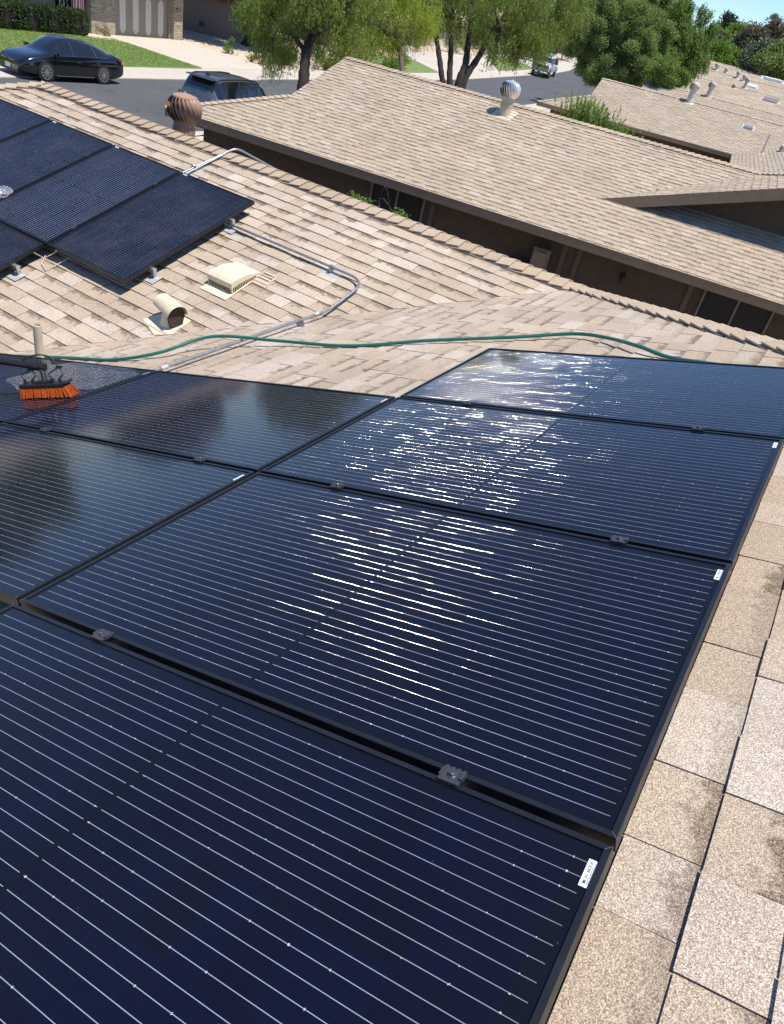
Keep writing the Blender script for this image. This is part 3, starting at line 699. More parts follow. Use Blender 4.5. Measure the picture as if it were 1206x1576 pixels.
def ground_mat(name,c1,c2,scale,bs,bst,speck=None):
    t=NT(name); ob=t.coord(); a=t.noise(ob,scale,5,.65); b=t.noise(ob,scale*14,4,.7)
    c=t.mix(t.rng(a,.3,.7,0,1),c1,c2); c=t.mix(t.m('MULTIPLY',t.rng(b,.35,.75,0,1),.55),c,(c1[0]*.55,c1[1]*.55,c1[2]*.55))
    if speck:
        v=t.n('TexVoronoi'); v.inputs['Scale'].default_value=speck; t.l(ob,v.inputs['Vector']); s=t.n('SeparateColor'); t.l(v.outputs['Color'],s.inputs[0])
        c=t.mix(t.rng(s.outputs[0],0,1,0,.6),c,(c2[0]*1.25,c2[1]*1.2,c2[2]*1.15))
    t.col(c); t.set(Roughness=.92); t.bump(t.noise(ob,bs,4,.6),bst,.02); return t.mat
M['dirt']=ground_mat('gravel_earth',(.36,.28,.21),(.46,.38,.30),.6,30,.5,9)
M['gravel']=ground_mat('yard_gravel',(.44,.35,.27),(.54,.45,.36),1.2,25,.8,8)
M['concrete']=ground_mat('cream_concrete',(.50,.44,.36),(.56,.50,.42),.7,14,.15)  # cream concrete of the drives and path
M['gutter']=ground_mat('gutter_concrete',(.46,.41,.35),(.54,.48,.41),.8,14,.15)
M['lawn']=ground_mat('lawn_soil',(.12,.18,.045),(.19,.25,.08),1.5,30,.6)
def asphalt():
    t=NT('street_asphalt'); ob=t.coord(); a=t.noise(ob,.35,5,.6); b=t.noise(ob,60,3,.7)
    mp=t.n('Mapping'); mp.inputs['Scale'].default_value=(1.6,.12,1); t.l(ob,mp.inputs[0]); c=t.noise(mp.outputs[0],1.2,4,.6)
    co_=t.mix(t.rng(a,.3,.7,0,1),(.058,.060,.066),(.082,.084,.090)); co_=t.mix(t.m('MULTIPLY',t.rng(c,.45,.7,0,1),.35),co_,(.048,.049,.053))
    co_=t.mix(t.m('MULTIPLY',t.rng(b,.4,.8,0,1),.4),co_,(.13,.13,.135))
    v=t.n('TexVoronoi',feature='DISTANCE_TO_EDGE'); v.inputs['Scale'].default_value=.22; wob=t.n('VectorMath',operation='ADD'); t.l(ob,wob.inputs[0]); nz=t.n('TexNoise'); nz.inputs['Scale'].default_value=1.3; t.l(ob,nz.inputs['Vector']); sc=t.n('VectorMath',operation='SCALE'); t.l(nz.outputs['Color'],sc.inputs[0]); sc.inputs['Scale'].default_value=1.5; t.l(sc.outputs[0],wob.inputs[1]); t.l(wob.outputs[0],v.inputs['Vector'])
    co_=t.mix(t.m('MULTIPLY',t.m('LESS_THAN',v.outputs['Distance'],.006),.6),co_,(.03,.03,.032))
    t.col(co_); t.set(Roughness=.85); t.bump(b,.3,.01); return t.mat
M['asphalt']=asphalt()
far=[(-700,-400),(900,-400),(900,3000),(-700,3000)]
drape('ground',far,0,M['dirt'])
FE=[(-29.0,-60),(-29.3,5),(-29.9,19.7),(-30.9,27.1),(-32.1,39),(-32.3,45),(-33.1,65.3),(-35.0,84.1),(-36.1,93.1),(-38.3,103.6),(-41.4,114.7),(-46,128),(-54,146),(-66,168)]
GE=[(-31.7,-60),(-32.1,5),(-32.6,21.5),(-33.6,29.5),(-34.5,36),(-34.9,45),(-35.4,64),(-36.7,80),(-37.6,89.3),(-40.5,102),(-44.0,114),(-48.6,128),(-56.6,147),(-68.5,169.5)]
NE=[(-21.2,-60),(-21.3,5),(-21.6,20),(-21.9,30),(-22.8,42),(-24.9,61.6),(-25.6,72),(-26.8,86),(-28.6,98),(-31.8,112),(-36,124),(-44,141),(-57,162)]
NG=[(-19.7,-60),(-19.8,5),(-20.1,20),(-20.4,30),(-21.3,42),(-23.4,61.6),(-24.1,72),(-25.3,86),(-27.1,98),(-30.3,112),(-34.6,124),(-42.6,140),(-55.5,161)]
drape('street',FE+NE[::-1],.010,M['asphalt'])
drape('gutter',GE+FE[::-1],.05,M['gutter'],thick=.10)
drape('gutter',NE+NG[::-1],.05,M['gutter'],thick=.10)
LW=drape('lawn',[(-33.6+.02,29.5),(-34.52,35.5),(-41.2,35.8),(-42.1,33),(-42.1,28),(-41.5,-40),(-31.75,-40),(-32.15,5),(-32.6,21.5)],.055,M['lawn'],thick=.06)
drape('driveway',[(-34.53,35.52),(-34.85,41.8),(-38.2,42.1),(-43.4,42.1),(-43.4,36.6),(-43.8,34.8),(-43.0,33.2),(-42.15,33.0),(-41.22,35.82)],.045,M['concrete'],thick=.06)
drape('gravel_yard',[(-34.87,41.82),(-34.95,50),(-35.1,56),(-43.9,52.0),(-46.5,45.1),(-43.3,42.2),(-38.2,42.15)],.03,M['gravel'],thick=.04)
drape('path',[(-48.2,46.8),(-46.5,45.15),(-41.1,47.7),(-38.5,49.3),(-39.0,51.0),(-42.7,49.4)],.06,M['concrete'],thick=.06)
drape('lawn',[(-35.3,58.5),(-35.5,65.3),(-40.1,68.7),(-42.6,63.5),(-42.0,58)],.055,M['lawn'],thick=.06)
drape('driveway',[(-35.52,65.4),(-36.6,79.6),(-42.9,89.0),(-46,84),(-44,72),(-40.2,68.8)],.045,M['gutter'],thick=.05)
drape('lawn',[(-36.6,79.8),(-37.6,89.3),(-38.2,92),(-44.6,99.5),(-43.4,90)],.055,M['lawn'],thick=.06)
drape('driveway',[(-38.3,92.4),(-40.7,102.2),(-47,109),(-49,103),(-44.8,99.8)],.045,M['gutter'],thick=.05)
drape('lawn',[(-41.2,104.2),(-44.3,114.4),(-48.8,122),(-52,117),(-46.8,109.2)],.055,M['lawn'],thick=.06)
drape('driveway',[(-19.6,28),(-21.0,41.5),(-23.0,59),(-20.3,60.5),(-12,58),(-12.5,50),(-13.5,34)],.045,M['gutter'],thick=.05)
drape('driveway',[(-19.62,19.5),(-19.6,27.8),(-13.6,25),(-12.5,18.5)],.045,M['concrete'],thick=.05)
# grass blades on the nearest lawn
def leaf_mesh(name,P,D1,D2,mat,var,parent=None):
    """P centres, D1 half length vectors, D2 half width vectors (n,3)"""
    n=len(P); co_=np.empty((n,4,3),np.float32); co_[:,0]=P-D1; co_[:,1]=P-D2*1.0+D1*.1; co_[:,2]=P+D1; co_[:,3]=P+D2*1.0+D1*.1
    me=bpy.data.meshes.new(name); me.vertices.add(n*4); me.vertices.foreach_set('co',co_.ravel()); me.loops.add(n*4); me.loops.foreach_set('vertex_index',np.arange(n*4,dtype=np.int32))
    me.polygons.add(n); me.polygons.foreach_set('loop_start',np.arange(0,n*4,4,dtype=np.int32)); me.update(calc_edges=True)
    a=me.color_attributes.new('tab','FLOAT_COLOR','POINT'); c=np.ones((n,4,4),np.float32); c[:,:,0]=var[:,None]; a.data.foreach_set('color',c.ravel())
    me.materials.append(mat); o=bpy.data.objects.new(name,me); COL.objects.link(o)
    if parent: o.parent=parent
    return o
def leaf_mat(name,a,b,trans=.35,rough=.55):
    t=NT(name); at=t.n('Attribute',attribute_name='tab'); s=t.n('SeparateColor'); t.l(at.outputs['Color'],s.inputs[0])
    nz=t.noise(t.coord(),1.3,3); f=t.m('ADD',t.m('MULTIPLY',s.outputs[0],.7),t.rng(nz,.3,.7,0,.3),clamp=True)
    c=t.mix(f,a,b); t.col(c); t.set(Roughness=rough); t.b.inputs['Specular IOR Level'].default_value=.35
    tr=t.n('BsdfTranslucent'); x=t.n('VectorMath',operation='MULTIPLY'); t.l(c,x.inputs[0]); x.inputs[1].default_value=(1.2,1.35,.55); t.l(x.outputs[0],tr.inputs[0])
    ms=t.n('MixShader'); ms.inputs[0].default_value=trans; t.l(t.b.outputs[0],ms.inputs[1]); t.l(tr.outputs[0],ms.inputs[2]); t.l(ms.outputs[0],t.out.inputs[0]); return t.mat
nr=np.random.default_rng(5)
M['grass']=leaf_mat('grass_blade',(.12,.19,.04),(.27,.36,.11),.35)
n=45000; gx_=nr.uniform(-42,-32.7,n); gy_=nr.uniform(18,35.6,n)
ok=(gx_<np.interp(gy_,[5,21.5,29.5,35.6],[-32.2,-32.7,-33.7,-34.6])); gx_=gx_[ok];gy_=gy_[ok];n=len(gx_)
P=np.stack([gx_,gy_,np.full(n,-4.5+.055+.03)],1); D1=np.stack([nr.normal(0,.025,n),nr.normal(0,.025,n),np.full(n,.035)],1); D2=np.stack([nr.normal(0,.008,n),nr.normal(0,.008,n),np.zeros(n)],1)
o=leaf_mesh('grass',P,D1,D2,M['grass'],nr.random(n)); o['kind']='stuff'
# ------------------------------------------------------------------ neighbouring shingled houses
def nhouse(label,yaw,eave_y,hd,ze,xg,xR,xv,yw,mats,seed,group=None,expo=.147,wr=(.13,.28),floor=-4.5,hip=2.0,capx=.145,walls='stucco_brown',raked=None,far_=False):
    """local frame rotated by yaw about the world origin; ridge along x at eave_y+hd; west dutch gable at x=xg;
       wing rising +x from the valley that starts at (xv,yw) when raked, else runs down to the eave"""
    root=empty('house',(0,0,0),R(yaw),label,'house',group)
    k=K; ry=eave_y+hd; zr=ze+k*hd; ym=eave_y
    def front(y): return ze+k*(y-ym)
    def rr(pts): return [(x,(y-ym)/cP) for x,y in pts]
    sm,capm=mats; m=MB()
    ht=hd-hip # height (in plan) of the hip part at the gable
    O=V3(0,ym,ze)
    vy0=yw; vx0=xv
    vx1=vx0+(ry-vy0)     # valley top x
    A=[]
    yb=ym+hip
    # hip triangle west of the gable
    A.append([(xg-hip,ym),(xg,ym),(xg,yb)])
    if raked:
        yt=yw+.62; xt=vx0+.62
        A.append([(xg,ym),(xR,ym),(xR,yt),(xg,yt)]); A.append([(xg,yt),(xt,yt),(vx1,ry),(xg,ry)])
    else:
        A.append([(xg,ym),(vx0,ym),(vx1,ry),(xg,ry)])
    shingles(m,O,(1,0,0),KY,[rr(a) for a in A],seed,expo=expo,wr=wr,toff=.05)
    # hip plane facing -x
    shingles(m,V3(xg,ym,front(ym)),(0,-1,0),U,[[(-2*hd,-hip/cP),(0,-hip/cP),(-hip,0),(-(2*hd-hip),0)]],seed+1,expo=expo,wr=(.3,.6))
    # wing plane rising to +x
    xe=vx0-(vy0-ym) if not raked else vx0
    zv=front(vy0)-k*vx0  # z = zv + k x
    wr_x=vx1+ (2.8 if raked else 3.0); hy=ry-(wr_x-vx1)
    if raked: reg=[(vx0,vy0),(vx1,ry),(wr_x,hy),(wr_x,vy0)] if hy>vy0 else [(vx0,vy0),(vx1,ry),(vx1+(ry-vy0),vy0)]
    else: reg=[(vx0,vy0),(vx1,ry),(wr_x,hy),(wr_x,ym-9),(vx0,ym-9)]
    shingles(m,V3(0,0,zv),(0,-1,0),U,[[(-y,x/cP) for x,y in reg]],seed+2,expo=expo,wr=wr)
    # back slope and wing's far side
    zw=zv+k*wr_x
    shingles(m,V3(0,ry,zr),(-1,0,0),kb,[[(-x,-(y-ry)/cP) for x,y in [(xg,ry),(vx1,ry),(wr_x,hy),(xR,hy),(xR,ry+hd),(xg,ry+hd)] if True]][:0] or [[(-vx1,0),(-xg,0),(-xg,-hd/cP),(-xR,-hd/cP),(-xR,-max(0.0,0)/cP)]],seed+3,expo=expo,wr=(.3,.6))
    if hy<ry-.01:
        shingles(m,V3(0,ry,zr),(-1,0,0),kb,[[(-vx1,0),(-xR,0),(-xR,(ry-hy)/cP),(-wr_x,(ry-hy)/cP)]],seed+4,expo=expo,wr=(.3,.6))
    rf=m.build('roof',sm,root,fix=False)
    dk=MB(); e=-.014
    for a in A: dk.face([V3(x,y,front(y)+e) for x,y in a])
    dk.face([V3(x,y,zv+k*x+e) for x,y in reg]); dk.face([V3(x,y,zr-k*abs(y-ry)+e) for x,y in[(xg,ry),(xR,ry),(xR,ry+hd),(xg,ry+hd)]])
    dk.build('roof_deck',M['dark'],rf)
    def rcp(*q):
        cp=MB(); ridge_caps(cp,*q,ex=capx); cp.build('ridge_cap',capm,rf,fix=False)
    rcp(V3(vx1,ry,zr),V3(xg,ry,zr),(0,-cP,-sP),(0,cP,-sP),seed)
    rcp(V3(xg-hip,ym,ze),V3(xg,ym+hip,ze+k*hip),(0,-cP,-sP),(-cP,0,-sP),seed)
    rcp(V3(vx1,ry,zr),V3(wr_x,hy,zw),(-cP,0,-sP),(0,cP,-sP),seed)
    if hy>ym-8 and not raked: rcp(V3(wr_x,ym-8,zw),V3(wr_x,hy,zw),(-cP,0,-sP),(cP,0,-sP),seed)
    fa=MB(); xe2=xR if raked else vx0
    fascia(fa,[(xg-hip,ym,ze-.005),(xe2,ym,ze-.005)],inward=(0,1)); fascia(fa,[(xg-hip,ym+2*hd,ze-.005),(xg-hip,ym,ze-.005)],inward=(1,0))
    # gable rakes
    fascia(fa,[(xg,ym+hip,ze+k*hip-.012),(xg,ry,zr-.012)],inward=(1,0),depth=.14)
    if raked: fascia(fa,[(vx0-.02,vy0,zv+k*vx0-.01),(vx0+6,vy0,zv+k*(vx0+6)-.01)],inward=(0,1),depth=.21)
    else: fascia(fa,[(vx0,ym-9,zv+k*vx0-.005),(vx0,ym,zv+k*vx0-.005)],inward=(1,0))
    fa.build('fascia',M['fascia_brown'],root)
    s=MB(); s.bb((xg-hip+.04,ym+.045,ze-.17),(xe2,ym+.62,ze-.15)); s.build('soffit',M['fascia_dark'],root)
    wl=MB(); wl.bb((xg-hip+.6,ym+.6,floor-.3),(xR-.1,ym+2*hd-.5,ze-.16))
    if raked: 
        y0=vy0+.60; P=[(vx0+.5,y0,front(y0)-.2),(xR,y0,front(y0)-.2),(xR,y0,zv+k*xR-.12),(vx0+.5,y0,zv+k*(vx0+.5)-.10)]; wl.idx([V3(*p) for p in P]+[V3(p[0],p[1]+.2,p[2]) for p in P],[(0,1,2,3),(4,7,6,5),(0,4,5,1),(3,2,6,7),(0,3,7,4),(1,5,6,2)])
    else: wl.bb((vx0+.6,ym-8.5,floor-.3),(wr_x+4,ym+.5,ze-.16))
    wl.bb((xg+.25,ym+hip+.2,ze-.2),(xg+.4,ym+2*hd-hip-.2,ze+k*hip))
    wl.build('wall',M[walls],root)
    return root
shm=(M['sh_n2'],M['sh_cap'])
h2=nhouse('next-door house with tan roof, dark brown eave and silver turbine',7.84,13.63,4.42,-1.5,-8.65,6.5,-1.01,15.21,shm,21,raked=True,hip=1.95)
# flashing strip where the wing meets the lower roof
m=MB(); m.tube([V3(-.30,15.83,-.76),V3(6,15.83,-.76)],.03,6); m.build('wall_flashing',M['fascia_dark'],h2)
# details on its wall
def on2(x,y,yy=14.2): return (x,yy,y)
def win(root,x0,x1,z0,z1,yy,nm='window',panes=2):
    f=MB(); t_=.04
    f.bb((x0,yy-.05,z0),(x0+t_,yy+.02,z1)); f.bb((x1-t_,yy-.05,z0),(x1,yy+.02,z1)); f.bb((x0+t_,yy-.05,z0),(x1-t_,yy+.02,z0+t_)); f.bb((x0+t_,yy-.05,z1-t_),(x1-t_,yy+.02,z1))
    for q in range(1,panes):
        xm=x0+(x1-x0)*q/panes; f.bb((xm-.02,yy-.05,z0+t_),(xm+.02,yy+.02,z1-t_))
    w_=f.build(nm,M['frame_white'],root); g=MB(); g.bb((x0+t_,yy-.012,z0+t_),(x1-t_,yy-.004,z1-t_)); g.build('screen_pane',M['screen'],w_)
win(h2,-5.62,-4.34,-3.0,-1.70,14.23); win(h2,1.60,2.92,-3.0,-1.70,14.23)
m=MB(); m.box((-1.62,14.13,-2.28),(.34,.16,.62)); m.box((-1.62,14.03,-2.3),(.28,.03,.54)); m.build('meter_box',simple('tan_box',(.25,.19,.13),.5),h2,bevel=.01)
m=MB(); m.box((-2.05,14.12,-2.55),(.45,.2,.3)); m.build('utility_box',M['stucco_brown'],h2,bevel=.01)
m=MB(); m.lathe([(.03,-.05),(.045,.0),(.045,.10),(.02,.14),(.012,.18)],12,o=(.05,14.12,-2.12)); m.box((.05,14.17,-2.0),(.08,.1,.06)); m.build('wall_lamp',M['rubber'],h2)
for x in(-4.15,-1.2,-.9,1.35): 
    m=MB(); m.bb((x-.05,14.20,-4.5),(x+.05,14.24,-1.67)); m.build('trim_board',M['fascia_dark'],h2)
def house_pt(yaw,x,y,z): a=R(yaw); return V3(x*math.cos(a)-y*math.sin(a),x*math.sin(a)+y*math.cos(a),z)
def slopeX(yaw): return Matrix.Rotation(R(yaw),3,'Z')@Matrix.Rotation(PIT,3,'X')
def hit_plane(px,py,P0,n):
    d=dep(px,py,1)-V3(*CAM); t=(Vector(P0)-V3(*CAM)).dot(n)/d.dot(n); return V3(*CAM)+d*t
def roofhit(px,py,yaw,eave,ze):
    a=R(yaw); n=Matrix.Rotation(a,3,'Z')@V3(0,-sP,cP); return hit_plane(px,py,house_pt(yaw,0,eave,ze),n)
p=roofhit(776,176,7.84,13.63,-1.5)
turbine('roof_turbine','shiny silver turbine on a tan stack near the ridge of the next-door roof',p,.235,.50,M['silver'],M['stack_tan'],slopeX(7.84),stackr=.60,flash=M['cream2'])
sh3=(M['sh_n3'],M['sh_n3'])
h3=nhouse('third house, tan roof with its brown eave beyond the spiky green bush',10,37.45,4.1,-1.3,-5.1,12,2.0,38.4 if False else 37.45,sh3,31,hip=2.0,capx=.3,wr=(.2,.45),floor=-4.4)
for (lab,yw_,ey_,ze_,xg_,xv_,sd_) in (
 ('fourth house along, roof just beyond the two cream turbine vents on the third roof',12,51.5,-1.45,-2.6,6.0,41),
 ('fifth house along, roof crossed by three small turbine vents in the distance',13,72.0,-.85,0,9.5,51),
 ('sixth house along, faint roof below the skyline with a white skylight',14,92.5,-.25,-2,10,61),
 ('seventh house along, its roof ending against the dark gable',15,112,.35,-1,14,71),
 ('farthest roof of the row, forming the skyline below the brown trees',15,134,.75,0,16,81)):
    nhouse(lab,yw_,ey_,4.4,ze_,xg_,xg_+38,xv_,ey_,sh3,sd_,hip=2.0,capx=.6,wr=(.4,1.0),expo=.147*(2 if ey_>60 else 1),floor=gz(ey_)-.3)
# vents on those roofs -----------------------------------------------------
M['vent_cream']=simple('cream_vent',(.56,.50,.42),.6)
for (px,py,yw_,ev,ze_,r,h,lab) in ((1060,157.5,10,37.45,-1.3,.235,.66,'larger of the two cream turbine vents on the third roof, at its ridge'),(1089,149.5,12,51.5,-1.45,.24,.66,'cream turbine vent just right of and behind the one at the third ridge'),
   (1145,136,13,72.0,-.85,.23,.60,'small turbine vent beside a white skylight in the distance'),(1129,135,13,72.0,-.85,.2,.1,'low round turbine vent left of the white skylight in the distance'),
   (1133,121,14,92.5,-.25,.22,.5,'tiny distant turbine vent on the sixth roof, left one'),(1143,125,14,92.5,-.25,.22,.4,'tiny distant turbine vent on the sixth roof, right one'),(1101,108,15,112,.35,.3,.5,'tiny distant turbine vent highest on the left of the far roofs'),(1116,112,15,112,.35,.25,.3,'tiny distant turbine vent below and right of the highest one')):
    P=roofhit(px,py,yw_,ev,ze_); turbine('roof_turbine',lab,P,r,h,M['vent_cream'],M['vent_cream'],slopeX(yw_),group='turbine vents on the far roofs',nv=16)
def lowvent(px,py,yw_,ev,ze_,w_,d_,h_,lab,mat='white'):
    P=roofhit(px,py,yw_,ev,ze_); r=empty('roof_vent',P,0,lab,'roof vent','low vents on the far roofs'); S=slopeX(yw_); m=MB()
    P_=[(-w_/2,-d_/2,0),(w_/2,-d_/2,0),(w_/2,d_/2,0),(-w_/2,d_/2,0),(-w_/2,-d_/2,h_),(w_/2,-d_/2,h_),(w_/2*.9,d_/2,h_*.25),(-w_/2*.9,d_/2,h_*.25)]
    m.idx([S@V3(*q) for q in P_],[(0,1,5,4),(1,2,6,5),(2,3,7,6),(3,0,4,7),(4,5,6,7)]); m.build('vent_cap',mat_[mat],r,bevel=.01)
    m=MB(); m.box(S@V3(0,0,.01),(w_*1.4,d_*1.3,.012),rot=S); m.build('flashing',mat_['flash'],r)
mat_={'white':simple('white_vent',(.75,.73,.70),.5),'flash':M['flash'],'tan':M['vent_cream'],'dark':M['galv']}
lowvent(1185,156,13,72.0,-.85,1.2,.3,.35,'white low triangular vent right of the distant turbines')
lowvent(1156,133,13,72.0,-.85,.8,.8,.15,'white skylight beside the distant turbine vent')
lowvent(1189,123.5,15,112,.35,2.2,.9,.3,'long white skylight high at the right of the far roofs')
lowvent(1151,197,10,37.45,-1.3,.42,.42,.10,'grey metal vent on blue flashing low on the third roof','dark')
# things on the third roof's wing
wn=Matrix.Rotation(R(10),3,'Z')@V3(-sP,0,cP); zv3=-1.3-K*2.0
def winghit(px,py): return hit_plane(px,py,house_pt(10,0,37.45,zv3),wn)
for px,py,h,r,lab in((1171,238,.78,.035,'slim tan pipe standing on the third roof wing at the right'),(1167,209,.36,.03,'short pipe behind the slim tan pipe at the right')):
    P=winghit(px,py); o=empty('vent_pipe',P,0,lab,'pipe'); m=MB(); m.lathe([(r,-.1),(r,h),(r*.8,h),(r*.8,h-.05)],12); m.build('pipe',M['pvc'],o,smooth=50); m=MB(); m.box((0,0,.01),(.3,.3,.01),rot=Matrix.Rotation(R(10),3,'Z')@Matrix.Rotation(-PIT,3,'Y')); m.build('flashing',M['cream2'],o)
P=winghit(1203,233); o=empty('box_vent',P,R(10),'dull box vent at the right edge beside the slim tan pipe','roof vent'); m=MB(); m.box((.15,0,.12),(.5,.7,.24)); m.build('hood',M['vent_cream'],o,bevel=.03); m=MB(); [m.box((-.105,-.28+.07*q,.09),(.01,.03,.12)) for q in range(9)]; m.build('slot',M['vent_shade'],o)
# ------------------------------------------------------------------ houses across the street
def brick_mat(name,c1,c2,mo,sc=1.0,rot=True):
    t=NT(name); ob=t.coord(); s=t.n('SeparateXYZ'); t.l(ob,s.inputs[0]); c=t.n('CombineXYZ'); t.l(t.m('ADD',s.outputs[0],s.outputs[1]),c.inputs[0]); t.l(s.outputs[2],c.inputs[1])
    b=t.n('TexBrick'); b.inputs['Scale'].default_value=sc; b.inputs['Brick Width'].default_value=.40; b.inputs['Row Height'].default_value=.10; b.inputs['Mortar Size'].default_value=.010; b.inputs['Color1'].default_value=c1+(1,); b.inputs['Color2'].default_value=c2+(1,); b.inputs['Mortar'].default_value=mo+(1,); b.inputs['Bias'].default_value=-.1
    t.l(c.outputs[0],b.inputs['Vector']); mp=t.n('Mapping'); mp.inputs['Scale'].default_value=(2.6,10,1); t.l(c.outputs[0],mp.inputs[0]); nz=t.noise(mp.outputs[0],1,2,.7)
    x=t.n('VectorMath',operation='SCALE'); t.l(b.outputs['Color'],x.inputs[0]); t.l(t.rng(nz,.3,.7,.6,1.3),x.inputs['Scale']); t.l(x.outputs[0],t.b.inputs['Base Color']); t.set(Roughness=.9); t.bump(b.outputs['Fac'],-.5,.01); return t.mat
M['brick']=brick_mat('pale_brick',(.40,.33,.24),(.28,.225,.16),(.36,.31,.24))
M['stone']=brick_mat('stone_pillar',(.42,.34,.26),(.16,.11,.09),(.38,.32,.26),sc=.7)
M['garage']=simple('greige_garage_door',(.27,.25,.205),.6,var=.05); M['panel_white']=simple('cream_inset',(.58,.54,.47),.6,var=.05)
M['iron']=simple('cream_ironwork',(.50,.46,.40),.5); M['roofwhite']=simple('white_fascia',(.70,.69,.66),.5)
M['pinkwall']=simple('pinkish_stucco',(.30,.225,.18),.9,var=.06,bump=.2); M['redfascia']=simple('dark_red_fascia',(.12,.05,.04),.6)
hb_=empty('brick_house',(-44,36,-4.5),0,'pale brick house with hedge, iron gate and tall-inset garage door across the street','house')
def L_(m,r): return loc(m,r)
m=MB(); m.bb((-44.9,15,-4.6),(-44.2,33.1,-1.6)); m.bb((-44.0,34.95,-4.6),(-43.35,36.75,-1.6)); m.bb((-43.95,41.45,-4.6),(-43.15,42.25,-1.6)); m.bb((-52,42.0,-4.6),(-43.95,42.2,-1.6)); m.bb((-43.9,36.76,-2.05),(-43.5,41.44,-1.6))
m.bb((-52,33.1,-4.6),(-51.8,42,-1.6))
L_(m,hb_).build('wall',M['brick'],hb_)
m=MB(); gx0=-43.62
m.bb((gx0-.05,36.78,-4.5),(gx0,41.43,-2.08)); 
for q in range(1,4): m.bb((gx0-.004,36.78,-4.5+q*.6-.008),(gx0+.006,41.43,-4.5+q*.6+.008))
gd=L_(m,hb_).build('garage_door',M['garage'],hb_)
for q in range(4):
    y=37.55+q*1.05; m=MB(); w2=.235; zs_=[-4.22,-3.98]; 
    pts=[(y-w2*.35,-4.26),(y+w2*.35,-4.26),(y+w2,-4.02),(y+w2,-2.42),(y+w2*.35,-2.18),(y-w2*.35,-2.18),(y-w2,-2.42),(y-w2,-4.02)]
    P=[V3(gx0+.022,a,b) for a,b in pts]+[V3(gx0+.002,a,b) for a,b in pts]; m.idx(P,[tuple(range(8))]+[(i,(i+1)%8,8+(i+1)%8,8+i) for i in range(8)])
    L_(m,hb_).build('inset_panel',M['panel_white'],gd)
m=MB(); m.bb((-43.6,41.3,-4.5),(-43.45,41.44,-2.0)); m.bb((-43.6,36.72,-4.5),(-43.45,36.8,-2.0)); L_(m,hb_).build('door_trim',M['garage'],hb_)
m=MB(); m.bb((-52.5,14,-1.6),(-42.6,42.9,-1.42)); m.idx([V3(-42.6,14,-1.42),V3(-42.6,42.9,-1.42),V3(-47.5,38.5,.1),V3(-47.5,14,.1),V3(-52.5,42.9,-1.42),V3(-52.5,14,-1.42)],[(0,1,2,3),(1,4,2),(4,5,3,2)]); L_(m,hb_).build('roof',M['sh_n3'],hb_)
m=MB(); m.bb((-42.62,14,-1.66),(-42.55,42.95,-1.40)); m.bb((-52.5,42.9,-1.66),(-42.55,42.97,-1.40)); L_(m,hb_).build('fascia',M['roofwhite'],hb_)
m=MB(); m.box((-43.13,42.0-.25,-2.55),(.03,.30,.20)); pq=L_(m,hb_).build('number_plaque',M['rubber'],hb_)
m=MB()
for q in range(3): m.box((-43.11,41.67+.08*q,-2.55),(.01,.045,.11))
L_(m,hb_).build('numeral',M['panel_white'],pq)
# iron gate
ig=empty('iron_gate',(-44,34,-4.5),0,'cream wrought iron gate between the brick walls with a flag hanging on it','gate')
m=MB(); y0,y1=33.15,34.9; xg_=-43.9
for y in(y0+.03,y0+.32,y1-.32,y1-.03,(y0+y1)/2): m.bb((xg_-.025,y-.025,-4.45),(xg_+.025,y+.025,-1.75))
for z in(-4.4,-3.4,-1.8): m.bb((xg_-.02,y0,z-.025),(xg_+.02,y1,z+.025))
for yc in(y0+.18,y1-.18,(y0+y1)/2-.3,(y0+y1)/2+.3):
    for q in range(13):
        zc=-4.25+.2*q; m.tube([V3(xg_,yc+.07*math.cos(a)*(1 if q%2 else -1),zc+.085*math.sin(a)) for a in np.linspace(-2.2,2.2,9)],.013,5)
L_(m,ig).build('ironwork',M['iron'],ig)
def flag_mat():
    t=NT('striped_flag'); ob=t.coord('UV'); s=t.n('SeparateXYZ'); t.l(ob,s.inputs[0])
    st=t.m('GREATER_THAN',t.m('FRACT',t.m('MULTIPLY',s.outputs[0],6.5)),.5); c=t.mix(st,(.45,.04,.05),(.75,.73,.70))
    can=t.m('MULTIPLY',t.m('GREATER_THAN',s.outputs[1],.6),t.m('LESS_THAN',s.outputs[0],.54)); v=t.n('TexVoronoi'); v.inputs['Scale'].default_value=16; v.inputs['Randomness'].default_value=.1; t.l(ob,v.inputs['Vector'])
    bl=t.mix(t.m('LESS_THAN',v.outputs['Distance'],.26),(.03,.04,.16),(.75,.75,.75)); t.col(t.mix(can,c,bl)); t.set(Roughness=.8); return t.mat
m=MB(); nx,nz_=12,14
for i in range(nx):
    for j in range(nz_):
        def q(a,b): u_=a/nx; v_=b/nz_; return V3(-43.74+.05*math.sin(u_*14+v_*2),33.95+.78*u_-.12*(1-v_)*math.sin(u_*6),-3.35+1.75*v_-.08*math.sin(u_*7))
        m.face([q(i,j),q(i+1,j),q(i+1,j+1),q(i,j+1)],0,[(i/nx,j/nz_),((i+1)/nx,j/nz_),((i+1)/nx,(j+1)/nz_),(i/nx,(j+1)/nz_)],[(.5,0,.5,1)]*4)
fl=m.build('flag',flag_mat(),fix=True); fl.modifiers.new('s','SOLIDIFY').thickness=.008; tag(fl,'red and white striped flag with a blue corner hanging at the iron gate','flag')
